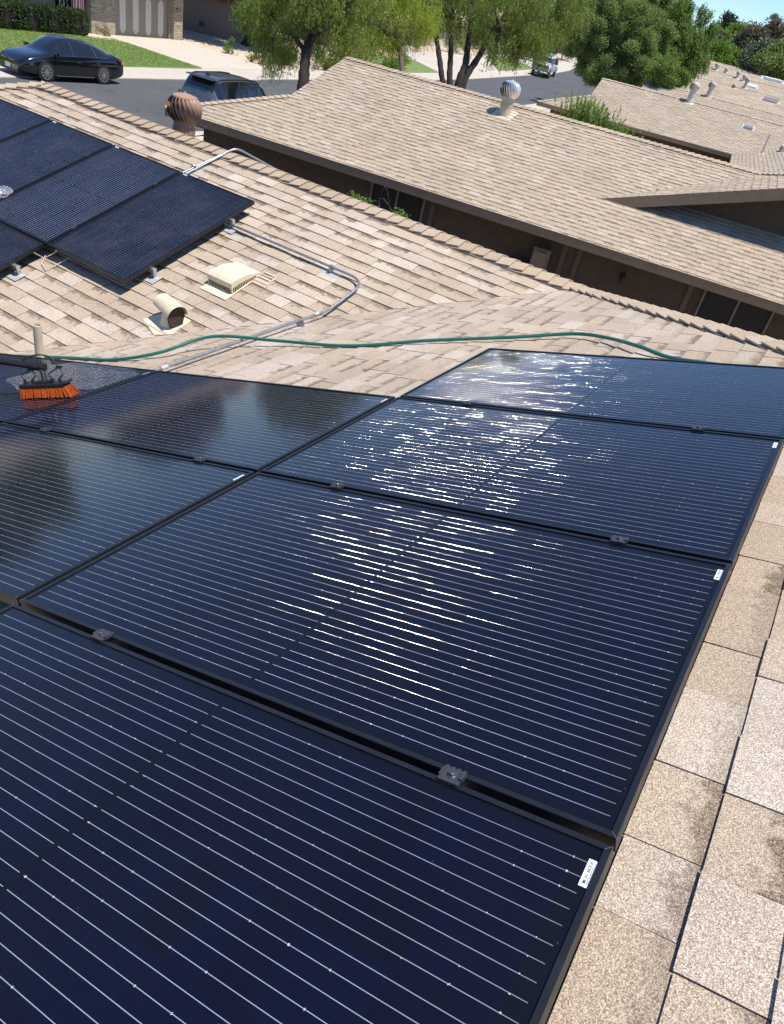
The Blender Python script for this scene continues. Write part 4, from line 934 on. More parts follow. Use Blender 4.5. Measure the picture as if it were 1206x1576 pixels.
# second house
hp=empty('stucco_house',(-47,50,-4.3),0,'pinkish brown stucco house with a stone corner pillar behind the gravel yard','house')
Aw=V3(-56,45.0,-4.6);Bw=V3(-44.2,48.6,-4.6); dw=(Bw-Aw).normalized(); nw=V3(dw.y,-dw.x,0)
def wbox(m,s0,s1,n0,n1,z0,z1):
    P=[Aw+dw*s+nw*n for s in(s0,s1) for n in(n0,n1)]; P=[V3(p.x,p.y,z) for p in P for z in(z0,z1)]
    m.idx(P,[(0,1,3,2),(4,6,7,5),(0,4,5,1),(2,3,7,6),(0,2,6,4),(1,5,7,3)])
Lw=(Bw-Aw).length
m=MB(); wbox(m,0,Lw-.02,-.3,0,-4.6,-1.55); wbox(m,Lw-.8,Lw-.5,-9,-.3,-4.6,-1.55); L_(m,hp).build('wall',M['pinkwall'],hp)
m=MB(); wbox(m,Lw,Lw+.9,-.9,.12,-4.6,-1.57); L_(m,hp).build('stone_pillar',M['stone'],hp)
m=MB(); wbox(m,-.3,Lw+1.4,-11,.7,-1.53,-1.45); 
P=[Aw+dw*s+nw*n for s,n in((-.3,.7),(Lw+1.4,.7),(Lw+1.4,-11),(-.3,-11))]; R_=[Aw+dw*s+nw*-5.2 for s in(-.3,Lw-3)]
m.idx([V3(p.x,p.y,-1.45) for p in P]+[V3(p.x,p.y,.1) for p in R_],[(0,1,5,4),(1,2,5),(2,3,4,5)]); L_(m,hp).build('roof',simple('pale_grey_roof',(.42,.40,.38),.9),hp)
m=MB(); wbox(m,-.3,Lw+1.42,.7,.75,-1.75,-1.43); wbox(m,Lw+1.4,Lw+1.46,-11,.7,-1.75,-1.43); L_(m,hp).build('fascia',M['redfascia'],hp)
m=MB(); wbox(m,Lw-.45,Lw-.3,-7.5,-1.2,-4.4,-2.1); L_(m,hp).build('garage_door',simple('dark_garage',(.05,.035,.03),.7),hp)
m=MB(); wbox(m,5.2,6.9,.0,.05,-2.75,-1.9); wq=L_(m,hp).build('window',M['frame_white'],hp); m=MB(); wbox(m,5.3,6.0,.05,.06,-2.65,-2.0); wbox(m,6.08,6.8,.05,.06,-2.65,-2.0); L_(m,hp).build('pane',M['screen'],wq)
m=MB(); wbox(m,4.9,7.6,.0,.8,-1.82,-1.79); L_(m,hp).build('awning',M['roofwhite'],hp)
m=MB(); wbox(m,9.3,9.75,.0,.04,-3.75,-3.35); L_(m,hp).build('wall_vent',simple('brown_vent',(.12,.08,.06),.7),hp)
# more houses beyond
def plainhouse(label,x0,x1,y0,y1,zg,wallm,gar):
    r=empty('house',((x0+x1)/2,(y0+y1)/2,zg),0,label,'house'); m=MB(); m.bb((x0,y0,zg-.6),(x1,y1,zg+2.7)); L_(m,r).build('wall',wallm,r)
    m=MB(); ov=.7; a,b,c,d=x0-ov,x1+ov,y0-ov,y1+ov; z=zg+2.7; hh_=1.7; rx=(a+b)/2
    m.idx([V3(a,c,z),V3(b,c,z),V3(b,d,z),V3(a,d,z),V3(rx,c+4,z+hh_),V3(rx,d-4,z+hh_),V3(a,c,z-.18),V3(b,c,z-.18),V3(b,d,z-.18),V3(a,d,z-.18)],[(0,1,4),(1,2,5,4),(2,3,5),(3,0,4,5),(0,6,7,1),(1,7,8,2),(2,8,9,3),(3,9,6,0),(6,9,8,7)]); L_(m,r).build('roof',M['sh_n3'],r)
    m=MB(); m.bb((x1+.01,gar,zg),(x1+.05,gar+4.9,zg+2.2)); 
    for q in range(1,4): m.bb((x1+.05,gar,zg+.55*q-.01),(x1+.06,gar+4.9,zg+.55*q+.01))
    L_(m,r).build('garage_door',M['panel_white'],r)
    for yy in(y1-3.4,):
        m=MB(); m.bb((x1+.01,yy,zg+.9),(x1+.05,yy+1.6,zg+2.1)); w_=L_(m,r).build('window',M['frame_white'],r); m=MB(); m.bb((x1+.05,yy+.08,zg+.98),(x1+.06,yy+1.52,zg+2.02)); L_(m,r).build('pane',M['screen'],w_)
plainhouse('tan house half hidden behind the lime and willowy trees, past the stucco house',-54,-45,62,77,gz(68)-.1,M['stucco_tan'],71)
plainhouse('light house behind the grey banner, across the street beyond the willowy tree',-58,-49,84,99,gz(90)-.1,M['pinkwall'],86)
plainhouse('house at the bend of the street behind the white pickup',-66,-56,112,128,gz(120)-.1,M['stucco_tan'],114)
# dark gable at skyline
P=dep(1090,100,128); g=empty('house',P-V3(0,0,4),R(15),'dark pointed gable against the trees at the top left of the far roofs','house')
m=MB(); m.idx([V3(-3,-2,0),V3(3.2,-2,0),V3(-.6,-2,5.4),V3(-3,2,0),V3(3.2,2,0),V3(-.6,2,5.4)],[(0,1,2),(3,5,4),(0,2,5,3),(1,4,5,2)]); m.build('roof',simple('slate_gable',(.10,.10,.11),.7),g); m=MB(); m.box((1.7,-2.05,4.0),(2.6,.1,.3),rot=Matrix.Rotation(R(12),3,'Y')); m.build('fascia',M['roofwhite'],g)
# ------------------------------------------------------------------ vehicles  (local: +x forward, +y left)
def paint(name,c,rough=.25,metal=.3,coat=1):
    t=NT(name); t.b.inputs['Base Color'].default_value=c+(1,); t.b.inputs['Roughness'].default_value=rough; t.b.inputs['Metallic'].default_value=metal; t.b.inputs['Coat Weight'].default_value=coat; t.b.inputs['Coat Roughness'].default_value=.03
    nz=t.noise(t.coord(),3,4); t.l(t.rng(nz,.3,.7,rough*.8,rough*1.4),t.b.inputs['Roughness']); return t.mat
M['car_black']=paint('black_paint',(.004,.004,.005),.15,0); M['car_grey']=paint('graphite_paint',(.095,.105,.12),.35,.5); M['car_white']=paint('white_paint',(.62,.64,.66),.4,0)
M['glass']=paint('tinted_glass',(.008,.010,.012),.06,0,1); M['chrome']=simple('chrome',(.75,.75,.77),.12,1,var=.03); M['tyre']=simple('tyre',(.018,.018,.018),.85); M['redlamp']=paint('red_lamp',(.30,.01,.01),.2,0); M['lamp']=paint('clear_lamp',(.55,.57,.6),.1,.4); M['plate']=simple('licence_plate',(.65,.66,.68),.5); M['rim']=simple('alloy_rim',(.62,.63,.65),.3,.9,var=.05)
M['trim']=simple('black_trim',(.015,.015,.016),.5); M['silverpaint']=paint('light_bumper',(.45,.46,.48),.3,.4)
def cr(xs,ys,x): # smooth interpolation
    return float(np.interp(x,xs,ys))
def car(name,label,loc_,rz,L,W,prof,cabin,wheels,body,wheel_r,extra,cat,scale=1):
    """prof: list of (x, zbottom, zbelt, ztop, halfw_belt, halfw_top); cabin (x_windshield_base, x_roof_front, x_roof_rear, x_rearglass_base)"""
    root=empty(name,loc_,rz,label,cat); root.scale=(scale,)*3
    P=np.array(prof,float); xs=P[:,0]
    N=64; X=np.linspace(xs[0],xs[-1],N); vals=[]
    ker=np.array([1,2,3,2,1])/9
    for c in range(1,6):
        v=np.interp(X,xs,P[:,c]); v2=np.convolve(np.pad(v,2,mode='edge'),ker,'valid'); vals.append(v2)
    zb,zs,zt,hw,ht=vals
    ring=[]
    for i in range(N):
        b,s_,t_,w,tt=zb[i],zs[i],zt[i],hw[i],ht[i]; g=t_-s_
        pts=[(0,b),(w*.80,b),(w*.965,b+.07),(w,b+(s_-b)*.42),(w*.992,b+(s_-b)*.70),(w*.972,s_-.045),(w*.94,s_)]
        if g>.12: pts+= [(tt+(w*.94-tt)*.5,s_+g*.47),(tt,t_-min(.07,g*.3)),(tt*.86,t_-.018),(tt*.45,t_),(0,t_+.008)]
        else: pts+= [(w*.90,s_+g*.35),(w*.84,s_+g*.6),(w*.70,t_-.008),(w*.4,t_),(0,t_+.006)]
        ring.append([(X[i],y,z) for y,z in pts])
    xw0,xr0,xr1,xb0=cabin
    mb=MB(); gl={'side_window':MB(),'windshield':MB(),'rear_window':MB()}
    K_=len(ring[0])
    for sgn in(1,-1):
        side=MB() if False else None
        for i in range(N-1):
            for k in range(K_-1):
                q=[ring[i][k],ring[i+1][k],ring[i+1][k+1],ring[i][k+1]]; q=[(a,b*sgn,c) for a,b,c in q]; xm=(X[i]+X[i+1])/2; g=zt[i]-zs[i]
                tgt=mb
                if 6<=k<=7 and g>.22 and xb0+.12<xm<xw0-.10: tgt=gl['side_window']
                elif k>=8 and min(xr0,xw0)<xm<max(xr0,xw0)-.04: tgt=gl['windshield']
                elif k>=8 and min(xr1,xb0)+.04<xm<max(xr1,xb0): tgt=gl['rear_window']
                b=len(tgt.v); tgt.v+=q; tgt.f.append((b,b+1,b+2,b+3)); tgt.m.append(0); tgt.uv.append(None); tgt.c.append(None)
        for i in(0,N-1):
            mb.idx([(a,b*sgn,c) for a,b,c in ring[i]]+[(ring[i][0][0],0,(zb[i]+zs[i])/2)],[(k,k+1,K_) for k in range(K_-1)])
    bo=mb.build('body',body,root,smooth=38)
    for nme,g_ in gl.items():
        if g_.v:
            if nme=='side_window':
                for sgn in(1,-1):
                    h=MB(); 
                    for f in g_.f:
                        q=[g_.v[j] for j in f]
                        if sum(p[1] for p in q)*sgn>0: h.face(q)
                    h.build(nme,M['glass'],bo,smooth=40)
            else: g_.build(nme,M['glass'],bo,smooth=40)
    for (wx,wy) in [(wheels[0],1),(wheels[0],-1),(wheels[1],1),(wheels[1],-1)]:
        i=int(np.argmin(abs(X-wx))); yo=hw[i]*1.0
        a=MB(); a.tube([V3(wx,wy*(yo-.10),wheel_r+.01),V3(wx,wy*(yo+.004),wheel_r+.01)],wheel_r*1.13,30); a.build('wheel_arch',M['trim'],bo,smooth=40)
        w_=empty('wheel',(wx,wy*yo,wheel_r)); w_.parent=root
        t=MB(); t.tube([V3(0,-wy*.2,0),V3(0,wy*.0,0),V3(0,wy*.012,0)],[wheel_r,wheel_r,wheel_r*.95],32); 
        def ringy(r0,r1,y,n=32):
            return [V3(r0*math.cos(2*math.pi*k/n),y,r0*math.sin(2*math.pi*k/n)) for k in range(n)]+[V3(r1*math.cos(2*math.pi*k/n),y,r1*math.sin(2*math.pi*k/n)) for k in range(n)]
        t.build('tyre',M['tyre'],w_,smooth=40)
        r=MB(); n=32
        r.idx(ringy(wheel_r*.74,wheel_r*.66,wy*.016),[(k,(k+1)%n,n+(k+1)%n,n+k) for k in range(n)])
        for k in range(10):
            an=2*math.pi*k/10; MX=Matrix.Rotation(an,3,'Y'); r.box(MX@V3(wheel_r*.38,wy*.016,0),(wheel_r*.62,.012,.032+.0),rot=MX)
        r.tube([V3(0,wy*.0,0),V3(0,wy*.03,0)],wheel_r*.16,16)
        r.build('rim',M['rim'],w_)
    def side_pt(x,k,sgn,out=.006):
        i=int(np.argmin(abs(X-x))); p=ring[i][k]; return V3(X[i],sgn*(p[1]+out),p[2])
    for sgn in(1,-1):
        for x in extra.get('pillars',[]):
            m=MB(); a=side_pt(x,6,sgn,.003);b=side_pt(x+.02,7,sgn,.003);c=side_pt(x+.04,8,sgn,.003)
            for u_,v_ in((a,b),(b,c)): m.face([u_-V3(.035,0,0),u_+V3(.035,0,0),v_+V3(.03,0,0),v_-V3(.03,0,0)])
            m.build('pillar',M['trim'],bo)
        for x in extra.get('handles',[]):
            m=MB(); p=side_pt(x,4,sgn,.012); m.box(p+V3(0,0,.04),(.17,.025,.025)); m.build('door_handle',extra.get('handle_mat',body),bo,bevel=.006)
        for x in extra.get('seams',[]):
            m=MB(); pts=[side_pt(x,k,sgn,.0015) for k in(2,3,4,5,6)]; 
            for u_,v_ in zip(pts[:-1],pts[1:]): m.face([u_-V3(.006,0,0),u_+V3(.006,0,0),v_+V3(.006,0,0),v_-V3(.006,0,0)])
            m.build('door_seam',M['trim'],bo)
        mx=extra['mirror']; p=side_pt(mx,6,sgn,0); m=MB(); m.box(p+V3(0,sgn*.12,.07),(.13,.20,.14)); m.box(p+V3(0,sgn*.02,.02),(.06,.1,.04)); m.build('mirror',body,root,bevel=.03)
    if extra.get('chromeline'):
        for sgn in(1,-1):
            m=MB(); xx=np.linspace(xb0+.25,xw0-.15,20); m.tube([side_pt(x,6,sgn,.006) for x in xx],.011,6); xx=np.linspace(xb0+.45,xw0-.75,18); m.tube([side_pt(x,8,sgn,.004) for x in xx],.010,6)
            m.tube([side_pt(x,2,sgn,.012) for x in np.linspace(wheels[1]+.5,wheels[0]-.5,8)],.014,6)
            m.build('chrome_strip',M['chrome'],bo)
    return root,bo,ring,X,side_pt
def addp(root,name,mat,fn,bevel=0):
    m=MB(); fn(m); return m.build(name,mat,root,bevel=bevel)
# black sedan, heading -Y
prof=[(-2.60,.34,.80,.88,.74,.6),(-2.52,.26,.92,1.00,.83,.6),(-2.2,.20,.97,1.07,.92,.6),(-1.95,.18,.98,1.12,.935,.58),(-1.2,.17,.98,1.40,.955,.58),(-.7,.17,.975,1.50,.96,.60),(0,.17,.965,1.53,.96,.61),(.45,.17,.955,1.48,.96,.60),(.85,.17,.945,1.30,.955,.60),(1.30,.17,.91,.985,.95,.62),(1.7,.18,.86,.93,.94,.6),(2.1,.2,.79,.86,.91,.6),(2.4,.24,.70,.76,.84,.55),(2.55,.3,.58,.64,.72,.5),(2.60,.34,.55,.6,.6,.4)]
r,bo,ring,X,sp=car('parked_sedan','shiny black sedan parked at the far kerb facing left, upper left corner','',0,0,0,prof,(1.32,.50,-.75,-1.95),(1.50,-1.37),M['car_black'],.345,dict(pillars=[.12,-1.02],handles=[-.15,-1.1],seams=[.95,.05,-1.1],mirror=1.0,chromeline=True,handle_mat=M['chrome']),'car') if False else (None,)*5
def mk_sedan(loc_,rz,label):
    r,bo,ring,X,sp=car('parked_sedan',label,loc_,rz,5.2,1.92,prof,(1.32,.50,-.75,-1.95),(1.50,-1.37),M['car_black'],.345,dict(pillars=[.12,-1.02],handles=[-.15,-1.1],seams=[.95,.05,-1.1],mirror=1.0,chromeline=True,handle_mat=M['chrome']),'car')
    for sgn in(1,-1):
        addp(r,'headlight',M['lamp'],lambda m:m.idx([(2.30,sgn*.80,.70),(2.47,sgn*.62,.68),(2.585,sgn*.50,.60),(2.57,sgn*.52,.54),(2.46,sgn*.72,.57),(2.25,sgn*.86,.64)],[(0,1,2,3,4,5)]))
        addp(r,'grille',M['chrome'],lambda m:[m.box((2.60-.03*abs(q),sgn*(.10+.05*q),.53),(.03,.012,.17-.012*q)) for q in range(1,8)]+[m.box((2.59,sgn*.26,.445),(.05,.40,.015)),m.box((2.59,sgn*.26,.62),(.05,.36,.015))])
        addp(r,'tail_light',M['redlamp'],lambda m:m.idx([(-2.22,sgn*.925,.93),(-2.45,sgn*.88,.90),(-2.55,sgn*.80,.86),(-2.55,sgn*.80,.78),(-2.42,sgn*.90,.80)],[(0,1,2,3,4)]))
    addp(r,'number_plate',M['plate'],lambda m:m.box((2.625,0,.40),(.015,.31,.15)))
    addp(r,'lower_intake',M['trim'],lambda m:m.box((2.56,0,.28),(.06,1.2,.12)))
    return r
mk_sedan((-30.45,23.1,gz(23)),R(-91),'shiny black sedan parked at the far kerb, facing left').scale=(.985,1,1.05)
# grey SUV, heading +Y
prof2=[(-2.36,.42,.86,.94,.78,.6),(-2.30,.32,1.02,1.12,.86,.62),(-2.18,.26,1.08,1.42,.93,.67),(-1.95,.24,1.10,1.66,.96,.69),(-1.6,.23,1.10,1.71,.97,.70),(-.5,.22,1.08,1.735,.975,.71),(.3,.22,1.06,1.70,.975,.705),(.75,.22,1.05,1.50,.97,.705),(1.20,.22,1.04,1.14,.965,.65),(1.7,.24,1.0,1.09,.95,.62),(2.1,.28,.92,1.02,.91,.6),(2.33,.34,.78,.88,.80,.55),(2.42,.42,.62,.7,.66,.5)]
def mk_suv(loc_,rz,label,body,nm='parked_suv',cat='car'):
    r,bo,ring,X,sp=car(nm,label,loc_,rz,4.8,1.95,prof2,(1.22,.38,-1.92,-2.26),(1.45,-1.40),body,.37,dict(pillars=[.18,-.78,-1.62],handles=[-.05,-1.0],seams=[.95,.10,-.85],mirror=.95,handle_mat=body),cat)
    for sgn in(1,-1):
        addp(r,'tail_light',M['redlamp'],lambda m:m.idx([(-2.02,sgn*.975,1.02),(-2.25,sgn*.93,1.02),(-2.345,sgn*.70,1.0),(-2.35,sgn*.42,.96),(-2.36,sgn*.42,.90),(-2.36,sgn*.72,.86),(-2.24,sgn*.94,.86),(-2.04,sgn*.985,.92)],[tuple(range(8))]))
        addp(r,'roof_rail',M['trim'],lambda m:m.tube([(-1.9,sgn*.64,1.64),(-1.7,sgn*.64,1.69),(-.2,sgn*.655,1.715),(.30,sgn*.65,1.68),(.55,sgn*.65,1.58)],.022,8))
        addp(r,'headlight',M['lamp'],lambda m:m.box((2.25,sgn*.68,.85),(.18,.32,.13)),.02)
    addp(r,'spoiler',body,lambda m:m.box((-2.10,0,1.665),(.30,1.2,.035)),.01)
    addp(r,'roof_fin',M['trim'],lambda m:m.idx([(-1.75,0,1.80),(-1.55,.02,1.715),(-1.55,-.02,1.715),(-1.85,.02,1.71),(-1.85,-.02,1.71)],[(0,1,2),(0,3,1),(0,2,4),(0,4,3)]))
    addp(r,'number_plate',M['plate'],lambda m:m.box((-2.375,0,.80),(.015,.31,.15)))
    addp(r,'rear_wiper',M['trim'],lambda m:m.tube([(-2.30,.0,1.12),(-2.255,.35,1.2)],.012,6))
    addp(r,'rear_bumper',M['trim'],lambda m:m.box((-2.36,0,.42),(.10,1.5,.16)),.02)
    return r
mk_suv((-22.85,25.75,gz(25)),R(94),'dark grey SUV parked at the near kerb behind the brown turbine',M['car_grey']).scale=(1.07,)*3
mk_suv((-43.6,103.0,gz(103)+.05),R(-160),'white car parked in a driveway under the willowy tree, left of the white pickup',M['car_white'],nm='parked_car')
# white pickup with a camper shell
prof3=[(-2.95,.55,1.02,1.10,.90,.80),(-2.9,.5,1.2,1.95,.94,.80),(-2.6,.48,1.22,2.0,.97,.82),(-.95,.48,1.22,2.0,.97,.82),(-.85,.48,1.22,1.96,.97,.76),(-.75,.48,1.22,1.90,.97,.72),(.4,.48,1.22,1.93,.97,.72),(.75,.48,1.22,1.85,.97,.71),(1.30,.48,1.20,1.33,.97,.7),(1.8,.5,1.18,1.28,.97,.8),(2.55,.5,1.14,1.22,.95,.8),(2.85,.55,1.02,1.08,.90,.7)]
r,bo,ring,X,sp=car('pickup_truck','white lifted pickup with black grille guard coming down the street',(-35.0,87.6,gz(87.6)),R(-77),5.8,1.95,prof3,(1.34,.70,-2.85,-2.92),(1.85,-1.75),M['car_white'],.43,dict(pillars=[-.1,-.85,-2.0],handles=[.15,-.7],seams=[.95,.05,-.8],mirror=1.15,handle_mat=M['trim']),'truck')
addp(r,'grille',M['trim'],lambda m:m.box((2.9,0,.98),(.06,1.25,.30)),.02)
addp(r,'grille_guard',M['trim'],lambda m:[m.tube([(3.02,y,.45),(3.02,y,1.15)],.035,8) for y in(-.8,-.3,.3,.8)]+[m.tube([(3.02,-.85,z),(3.02,.85,z)],.035,8) for z in(.62,.88,1.12)])
addp(r,'bumper',M['silverpaint'],lambda m:m.box((2.95,0,.62),(.16,1.9,.22)),.04)
for sgn in(1,-1): addp(r,'headlight',M['lamp'],lambda m:m.box((2.86,sgn*.78,.98),(.1,.26,.24)),.02)
addp(r,'roof_rack',M['car_white'],lambda m:[m.box((0,0,2.02),(1.1,1.3,.04)),m.box((.1,-.3,2.09),(.5,.35,.12)),m.box((-1.8,.2,2.1),(1.5,.5,.14))],.02)
addp(r,'number_plate',M['plate'],lambda m:m.box((3.04,0,.62),(.01,.31,.15)))
# yard banner, posts -----------------------------------------------------
bp=V3(-36.1,75.6,gz(75.6)+.04)
b=empty('yard_banner',bp,R(38),'dark grey garden banner reading R on a post at the driveway edge','sign')
m=MB(); m.tube([(0,0,0),(0,0,2.0)],.03,8); m.tube([(0,-.02,1.95),(0,.62,1.95)],.02,6); m.build('post',M['rubber'],b)
m=MB(); m.box((.02,.32,1.2),(.02,.58,1.42)); bn=m.build('banner',simple('slate_banner',(.06,.07,.085),.8),b,bevel=.004)
m=MB()
x=.034
def quad2(m,pts): m.idx([(x,a,b_) for a,b_ in pts]+[(x+.004,a,b_) for a,b_ in pts],[tuple(range(len(pts))),tuple(range(2*len(pts)-1,len(pts)-1,-1))]+[(i,(i+1)%len(pts),len(pts)+(i+1)%len(pts),len(pts)+i) for i in range(len(pts))])
# letter R seen from +x side: local +y runs to the reader's right
quad2(m,[(.18,.95),(.25,.95),(.25,1.45),(.18,1.45)]); quad2(m,[(.25,1.38),(.40,1.38),(.40,1.45),(.25,1.45)]); quad2(m,[(.25,1.18),(.40,1.18),(.40,1.25),(.25,1.25)]); quad2(m,[(.39,1.2),(.46,1.25),(.46,1.40),(.39,1.43)]); quad2(m,[(.32,1.18),(.39,1.18),(.47,.95),(.39,.95)])
m.build('letter',M['panel_white'],bn)
for (px,py,Dp,h,lab) in ((410,107,47.6,1.15,'black lamp post in the gravel yard beside the driveway'),):
    P=V3(-35.3,42.2,gz(42.2)+.03); o=empty('yard_post',P,0,lab,'post'); m=MB(); m.box((0,0,h/2),(.11,.11,h)); m.box((0,0,h+.03),(.15,.15,.05)); m.build('post',M['rubber'],o); m=MB(); m.lathe([(.04,h+.05),(.09,h+.10),(.09,h+.24),(.03,h+.32)],12); m.build('lantern',M['trim'],o)
for x,y in((-47.4,126.5),(-47.0,122.0)):
    o=tag(empty('marker_post',(x,y,gz(y))),'short post at the bend beyond the white pickup, '+('farther one' if y>124 else 'nearer one'),'post','posts at the bend'); m=MB(); m.box((0,0,.6),(.14,.14,1.2)); m.build('post',M['frame_white'],o); m=MB(); m.box((0,0,1.25),(.22,.3,.2)); m.build('cap',M['rubber'],o)
# sprinkler-ish small black pot at the hedge end
o=empty('garden_globe',(-42.7,33.5,-4.45),0,'round grey globe at the right end of the clipped hedge','globe'); m=MB(); m.lathe([(.001,.9),(.12,.87),(.19,.75),(.2,.68),(.17,.58),(.08,.52),(.05,.45),(.05,.1),(.16,.02),(.16,0)],18); m.build('globe',M['galv'],o,smooth=50)
# ------------------------------------------------------------------ plants
M['bark']=simple('dark_bark',(.020,.015,.012),.95,var=.4,scale=9,bump=.8,bscale=25)
M['twig']=simple('grey_twig',(.11,.085,.065),.95)
LM={'olive':leaf_mat('leaf_olive',(.085,.125,.022),(.28,.33,.085)),'lime':leaf_mat('leaf_lime',(.17,.23,.03),(.40,.44,.08),.45),'deep':leaf_mat('leaf_deep',(.085,.135,.04),(.27,.34,.12),.35),
 'mid':leaf_mat('leaf_mid',(.085,.14,.03),(.23,.31,.08),.35),'hedge':leaf_mat('leaf_hedge',(.012,.03,.006),(.06,.10,.02),.2),'brown':leaf_mat('leaf_brown',(.075,.065,.045),(.19,.155,.115),.2),
 'greyg':leaf_mat('leaf_greygreen',(.06,.085,.045),(.15,.19,.11),.2),'pine':leaf_mat('leaf_pine',(.02,.038,.018),(.06,.085,.04),.15),'dry':leaf_mat('leaf_dry',(.22,.17,.06),(.38,.30,.12),.3),'bright':leaf_mat('leaf_bright',(.08,.15,.02),(.20,.30,.06),.4)}
def leaves_at(C,rg,L,Wd,droop,spread=1.0):
    n=len(C); d=rg.normal(0,1,(n,3)); d[:,2]-=droop; d/=np.linalg.norm(d,axis=1)[:,None]
    r=rg.normal(0,1,(n,3)); w=np.cross(d,r); w/=np.linalg.norm(w,axis=1)[:,None]+1e-9
    l=L*rg.uniform(.6,1.25,n)[:,None]
    return C,d*l*.5,w*(Wd*rg.uniform(.7,1.2,n)[:,None])*.5
def clump_points(rg,clumps,n,shell=.55):
    """clumps: array (k,6) centre + radii"""
    v=clumps[:,3]*clumps[:,4]*clumps[:,5]; pr=v**.75; pr/=pr.sum(); i=rg.choice(len(clumps),n,p=pr); d=rg.normal(0,1,(n,3)); d/=np.linalg.norm(d,axis=1)[:,None]
    r=(shell+(1-shell)*rg.random(n))*(rg.random(n)**.25); return clumps[i,:3]+d*r[:,None]*clumps[i,3:6],i
def crown_clumps(rg,ells,k,rmin,rmax,fl=.8):
    """clumps spread in the shell of big ellipsoids (centre, radii)"""
    out=[]
    E=np.array([list(c)+list(r) for c,r in ells]); v=E[:,3]*E[:,4]*E[:,5]; pr=v**.7/ (v**.7).sum()
    for _ in range(k):
        e=E[rg.choice(len(E),p=pr)]; d=rg.normal(0,1,3); d/=np.linalg.norm(d); r=rg.uniform(.35,1)**.5; c=e[:3]+d*e[3:]*r; q=rg.uniform(rmin,rmax); out.append([*c,q,q,q*fl])
    return np.array(out)
def tree(name,label,base,trunks,ells,k,n,rr,leaf,mat,seed,droop=1.2,fl=.8,strands=0,cat='tree',group=None,limb=.07,limbs=26,bark='bark'):
    rg=np.random.default_rng(seed); root=empty(name,base,0,label,cat,group); B=np.array(base)
    cl=crown_clumps(rg,[(np.array(c)-B,r) for c,r in ells],k,rr[0],rr[1],fl)
    tb=MB()
    tips=[]
    for pts in trunks:
        P=[Vector(p[:3])-Vector(base) for p in pts]; rad=[p[3] for p in pts]; sp=smooth_path(P,5); rs=list(np.interp(np.linspace(0,len(P)-1,len(sp)),range(len(P)),rad)); tb.tube(sp,[q*(1+.08*math.sin(3*i)) for i,q in enumerate(rs)],10); tips+= [(sp[j],rs[j]) for j in range(len(sp)//2,len(sp))]
    for i in rg.choice(len(cl),min(limbs,len(cl)),replace=False):
        c=Vector(cl[i,:3]); t,r0=min(tips,key=lambda q:(q[0]-c).length+ (1.2 if q[0].z>c.z else 0)); mid=(t+c)/2+Vector(rg.normal(0,.18,3))+V3(0,0,.15)
        tb.tube(smooth_path([t,mid,c],4),list(np.linspace(min(r0*.6,limb),.012,9)),6)
    tb.build('trunk',M[bark],root,smooth=60)
    if strands:
        ns=strands; C,_=clump_points(rg,cl,ns,.4); Ls=rg.uniform(.35,1.0,ns)*rr[1]*1.2; per=max(4,n//ns); t=rg.random((ns,per)); sway=rg.normal(0,.16,(ns,2)); 
        X=C[:,None,:].repeat(per,1).copy(); X[:,:,2]-=t*Ls[:,None]; X[:,:,0]+=t*sway[:,0:1]*Ls[:,None]*1.6+rg.normal(0,.03,(ns,per)); X[:,:,1]+=t*sway[:,1:2]*Ls[:,None]*1.6+rg.normal(0,.03,(ns,per)); C=X.reshape(-1,3); sv=rg.random(ns)[:,None].repeat(per,1).ravel()
    else:
        C,ix=clump_points(rg,cl,n,.35); C=C+rg.normal(0,rr[0]*.42,C.shape); sv=np.clip(rg.random(len(cl))[ix]*.5+rg.random(len(C))*.5,0,1)
    C,d1,d2=leaves_at(C,rg,leaf[0],leaf[1],droop)
    var=np.clip(sv*.6+rg.random(len(C))*.4,0,1)
    leaf_mesh('crown',C,d1,d2,LM[mat],var,root)
    return root
def gpt(x,y,o=0): return (x,y,gz(y)+o)
# tree A (dark trunk left of the tan rake)
def Dp(x,y,D): return dep(x,y,D)
D_=30.5
bA=Dp(466,140,D_); base=(bA.x,bA.y,gz(bA.y))
tr=[[(*base,.27),(*Dp(466,135,D_),.24),(*Dp(470,90,D_),.20),(*Dp(478,50,D_),.15),(*Dp(488,-10,D_),.08),(*Dp(500,-80,D_),.03)],
    [(*Dp(471,80,D_),.12),(*Dp(450,55,D_),.08),(*Dp(420,25,D_+.5),.05),(*Dp(400,-20,D_+.5),.02)],[(*Dp(473,70,D_),.10),(*Dp(505,40,D_-.5),.07),(*Dp(545,0,D_-.6),.03)]]
eA=[(Dp(468,-25,D_),(2.6,2.6,2.1)),(Dp(425,20,D_+.3),(1.2,1.5,1.5)),(Dp(515,35,D_-.3),(1.3,1.4,1.35)),(Dp(400,-10,D_+1),(.9,1.2,1.2)),(Dp(420,78,D_+.2),(.7,.5,.42)),(Dp(500,62,D_),(.7,.9,.55)),(Dp(540,0,D_),(1.2,1.4,1.5))]
tree('willowy_tree','dark-trunked drooping tree at the near kerb left of the tan roof peak',base,tr,eA,110,95000,(.40,.85),(.15,.028),'olive',11,droop=1.6,strands=9500)
